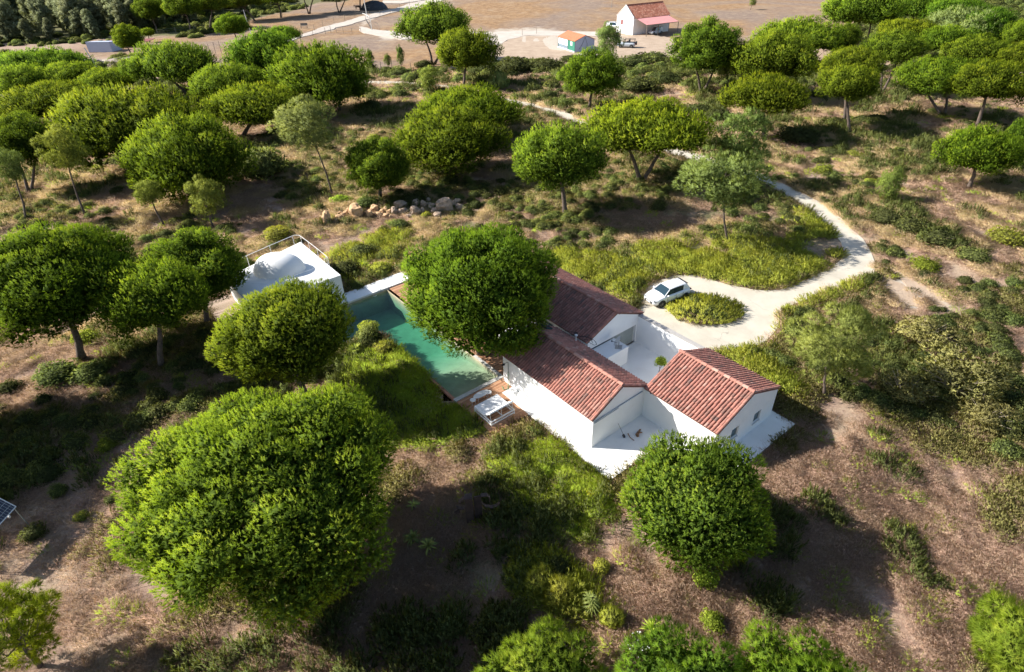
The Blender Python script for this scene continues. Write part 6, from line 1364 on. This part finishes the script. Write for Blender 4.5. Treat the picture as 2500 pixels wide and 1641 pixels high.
# ------------------------------------------------------------------ countless ground plants: instanced stuff
def scatter(name, pts, scl, which, protos):
    n = len(pts); me = bpy.data.meshes.new(name); me.from_pydata(pts.tolist(), [], [])
    r = np.random.default_rng(len(name) + n); rot = np.stack([r.normal(0, 0.12, n), r.normal(0, 0.12, n), r.uniform(0, 6.283, n)], 1).astype(np.float32)
    a = me.attributes.new('rot', 'FLOAT_VECTOR', 'POINT'); a.data.foreach_set('vector', rot.ravel())
    a = me.attributes.new('scl', 'FLOAT', 'POINT'); a.data.foreach_set('value', np.asarray(scl, np.float32))
    a = me.attributes.new('idx', 'INT', 'POINT'); a.data.foreach_set('value', np.asarray(which, np.int32))
    o = link(name, me); tag(o, kind='stuff')
    g = bpy.data.node_groups.new(name, 'GeometryNodeTree'); g.interface.new_socket('Geometry', in_out='INPUT', socket_type='NodeSocketGeometry'); g.interface.new_socket('Geometry', in_out='OUTPUT', socket_type='NodeSocketGeometry')
    gi = g.nodes.new('NodeGroupInput'); go = g.nodes.new('NodeGroupOutput'); jn = g.nodes.new('GeometryNodeJoinGeometry')
    def attr(nm, ty): q = g.nodes.new('GeometryNodeInputNamedAttribute'); q.data_type = ty; q.inputs[0].default_value = nm; return q.outputs[0]
    ar, as_, ai = attr('rot', 'FLOAT_VECTOR'), attr('scl', 'FLOAT'), attr('idx', 'INT')
    for k, pr in enumerate(protos):
        ob = bpy.data.objects.new(name + '_clump', pr); oi = g.nodes.new('GeometryNodeObjectInfo'); oi.inputs['Object'].default_value = ob
        cm = g.nodes.new('FunctionNodeCompare'); cm.data_type = 'INT'; cm.operation = 'EQUAL'; g.links.new(ai, cm.inputs[2]); cm.inputs[3].default_value = k
        ip = g.nodes.new('GeometryNodeInstanceOnPoints'); g.links.new(gi.outputs[0], ip.inputs['Points']); g.links.new(cm.outputs[0], ip.inputs['Selection']); g.links.new(oi.outputs['Geometry'], ip.inputs['Instance'])
        g.links.new(ar, ip.inputs['Rotation']); g.links.new(as_, ip.inputs['Scale']); g.links.new(ip.outputs[0], jn.inputs[0])
    g.links.new(jn.outputs[0], go.inputs[0]); md = o.modifiers.new('scatter', 'NODES'); md.node_group = g; return o
rs = np.random.default_rng(99)
def wedge(n, rmin, rmax, pw=1.0):
    """random ground points in front of the viewer's side of the place"""
    q = rs.random(n); r = (rmin ** pw + q * (rmax ** pw - rmin ** pw)) ** (1 / pw); a = rs.uniform(-1.12, 1.12, n); return r * np.sin(a), r * np.cos(a)
def clump(name, R, H, n, mat, seed, L, w, nb=5, lean=0.8, tb=0.5): return spiky(name, R, H, n, mat, seed, nb=nb, L=L, w=w, lean=lean, tb=tb)
P_dry = [clump('dry_clump', 0.50, 0.15, 60, M['dry'], 20 + k, 0.13, 0.0085, 3, 1.6) for k in range(4)]
P_oli = [clump('heath_clump', 0.42, 0.32, 34, M['olive'], 30 + k, 0.10, 0.024, 5, 0.9) for k in range(4)]
P_yel = [clump('heather_clump', 0.42, 0.50, 44, M['yleaf'], 40 + k, 0.13, 0.016, 6, 1.1) for k in range(4)]
P_gra = [clump('grass_clump', 0.42, 0.25, 36, M['gras'], 50 + k, 0.18, 0.014, 4, 1.0) for k in range(4)]
P_str = [clump('straw_clump', 0.5, 0.20, 56, M['straw'], 80 + k, 0.15, 0.010, 3, 1.4) for k in range(3)]
P_mix = [clump('tall_clump', 0.35, 0.75, 22, M['leaf'], 60 + k, 0.18, 0.03, 5, 0.7) for k in range(3)]
RAD0 = 9.0
x, y = wedge(560000, RAD0, 150, 1.0)            # pw=1: density falls with distance
FR = gxy([(-160, 30), (2660, 30), (2660, 1760), (-160, 1760)]); k_ = inside(FR, x, y); x, y = x[k_], y[k_]; print('candidates', len(x))
b = blocked(x, y, 0.25); f = inside(FIELD, x, y); n1 = fbm(x, y, 11.0, 31); n2 = fbm(x, y, 6.0, 37); n3 = fbm(x, y, 3.0, 41)
green = np.zeros(len(x), bool); heath = np.zeros(len(x), bool); sandz = np.zeros(len(x), bool)
for P in GREENZ[:2]: green |= inside(P, x, y)
band = inside(GREENZ[2], x, y)
for P in HEATH: heath |= inside(P, x, y)
for P in SANDZ: sandz |= inside(P, x, y)
u = rs.random(len(x)); r_ = np.hypot(x, y); behind = inside(HEATH[6], x, y) * 1.0
bare = inside(BARE, x, y); lowr = inside(gxy([(1500, 1250), (1900, 1050), (2600, 1050), (2700, 1760), (1500, 1760)]), x, y) * 1.0 + inside(gxy([(-100, 850), (300, 830), (450, 960), (330, 1250), (-150, 1300)]), x, y) * 0.8
free = ~b & ~f & ~(bare & (rs.random(len(x)) < 0.60))
def put(name, sel, protos, s0, s1, maxn):
    i = np.flatnonzero(sel); i = i[:maxn] if len(i) <= maxn else rs.choice(i, maxn, replace=False); k = 1 + np.clip((r_[i] - 60) / 90, 0, 1.2)
    pts = np.stack([x[i], y[i], gz(x[i], y[i]) - 0.02], 1); s = rs.uniform(s0, s1, len(i)) * k; return scatter(name, pts, s, rs.integers(0, len(protos), len(i)), protos)
far_ok = u < np.clip(1.15 - r_ / 170, 0.25, 1)
bw = ~blocked(x, y, 0.5)
put('yellow_heather', free & heath & bw & (n3 > 0.38) & (u < 0.22 - 0.12 * behind), P_yel, 0.7, 1.75, 16000)
put('green_grass', free & ((green & (n3 > 0.38) & (u < 0.60)) | (band & ~heath & (n2 > 0.55) & (u < 0.25)) | (~green & (u < 0.004))), P_gra, 0.6, 1.3, 16000)
put('dry_scrub', free & ((~heath & (u < 0.42) & ~(green & (u > 0.25))) | (heath & (u < 0.33))) & ~sandz & far_ok & (n3 > 0.33), P_dry, 0.5, 1.25, 70000)
put('straw_grass', free & ~sandz & (y > 40) & (lowr < 0.5) & (n2 + 0.5 * (n3 - 0.5) > 0.47) & (u > 0.30) & (u < 0.62) & far_ok, P_str, 0.6, 1.4, 40000)
put('sand_scrub', free & sandz & (u < 0.2), P_dry, 0.4, 0.8, 3000)
put('olive_heath', free & ~heath & ~green & ~sandz & (n1 + 0.7 * (n3 - 0.5) > 0.59 - 0.12 * behind + 0.2 * bare + 0.09 * lowr) & (u > 0.5) & (u < 0.74) & far_ok, P_oli, 0.6, 1.5, 30000)
put('tall_heath', free & ~sandz & (((n2 + 0.6 * (n3 - 0.5) > 0.61 + 0.09 * lowr) & (u > 0.93)) | (green & (u > 0.985))), P_mix, 0.7, 1.4, 6000)
# low bushes of the undergrowth that nobody could count
i = np.flatnonzero(free & ~heath & ~green & (n1 > 0.50) & (rs.random(len(x)) < 0.02) & (r_ > 38))
ex = []
pts = np.stack([x[i], y[i], gz(x[i], y[i]) + 0.05], 1); scatter('undergrowth', pts, rs.uniform(0.3, 0.95, len(i)), rs.integers(0, 4, len(i)), [BUSH['olive'][0], BUSH['dark'][1], BUSH['olive'][1], BUSH['grey'][0]])
# grass tufts along the far fence, stubble left as ground texture; scrub under the far trees and beyond the road
xf = rs.uniform(-260, 260, 30000); yf = rs.uniform(118, 420, 30000); ok = ~inside(FIELD, xf, yf) & ~blocked(xf, yf, 1.0) & (np.abs(xf) < 0.95 * yf + 20) & (fbm(xf, yf, 20, 55) > 0.42)
xf, yf = xf[ok], yf[ok]; xf, yf = xf[:9000], yf[:9000]
scatter('far_scrub', np.stack([xf, yf, gz(xf, yf)], 1), rs.uniform(0.7, 1.9, len(xf)), rs.integers(0, 3, len(xf)), [BUSH['olive'][0], BUSH['dark'][0], BUSH['grey'][1]])
# the dark eucalyptus wood beyond the far left track
EU = [crown_mesh('wood_crown', 2.2, 6.0, M['euc'], 800 + k, lobes=60, lobe_r=0.34, per=44, L=0.5, nb=6, w=0.10, fill=0.4, sparse=True)[0] for k in range(3)]
wood = gxy([(-400,122),(0,114),(210,100),(300,96),(372,72),(480,62),(620,30),(700,14),(560,-50),(300,-90),(-400,-60)])
lo, hi = wood.min(0), wood.max(0); xw = rs.uniform(lo[0], hi[0], 9000); yw = rs.uniform(lo[1], min(hi[1], 520), 9000); ok = inside(wood, xw, yw); xw, yw = xw[ok][:1300], yw[ok][:1300]
dl = polydist(wood, xw, yw); hh = np.clip(0.35 + dl / 14, 0.35, 1.0) * rs.uniform(0.8, 1.25, len(xw))
scatter('eucalyptus_wood', np.stack([xw, yw, 6.0 * hh], 1), hh * 1.15, rs.integers(0, 3, len(xw)), EU)
print('script done', len(bpy.data.objects), sum(len(m.polygons) for m in bpy.data.meshes))
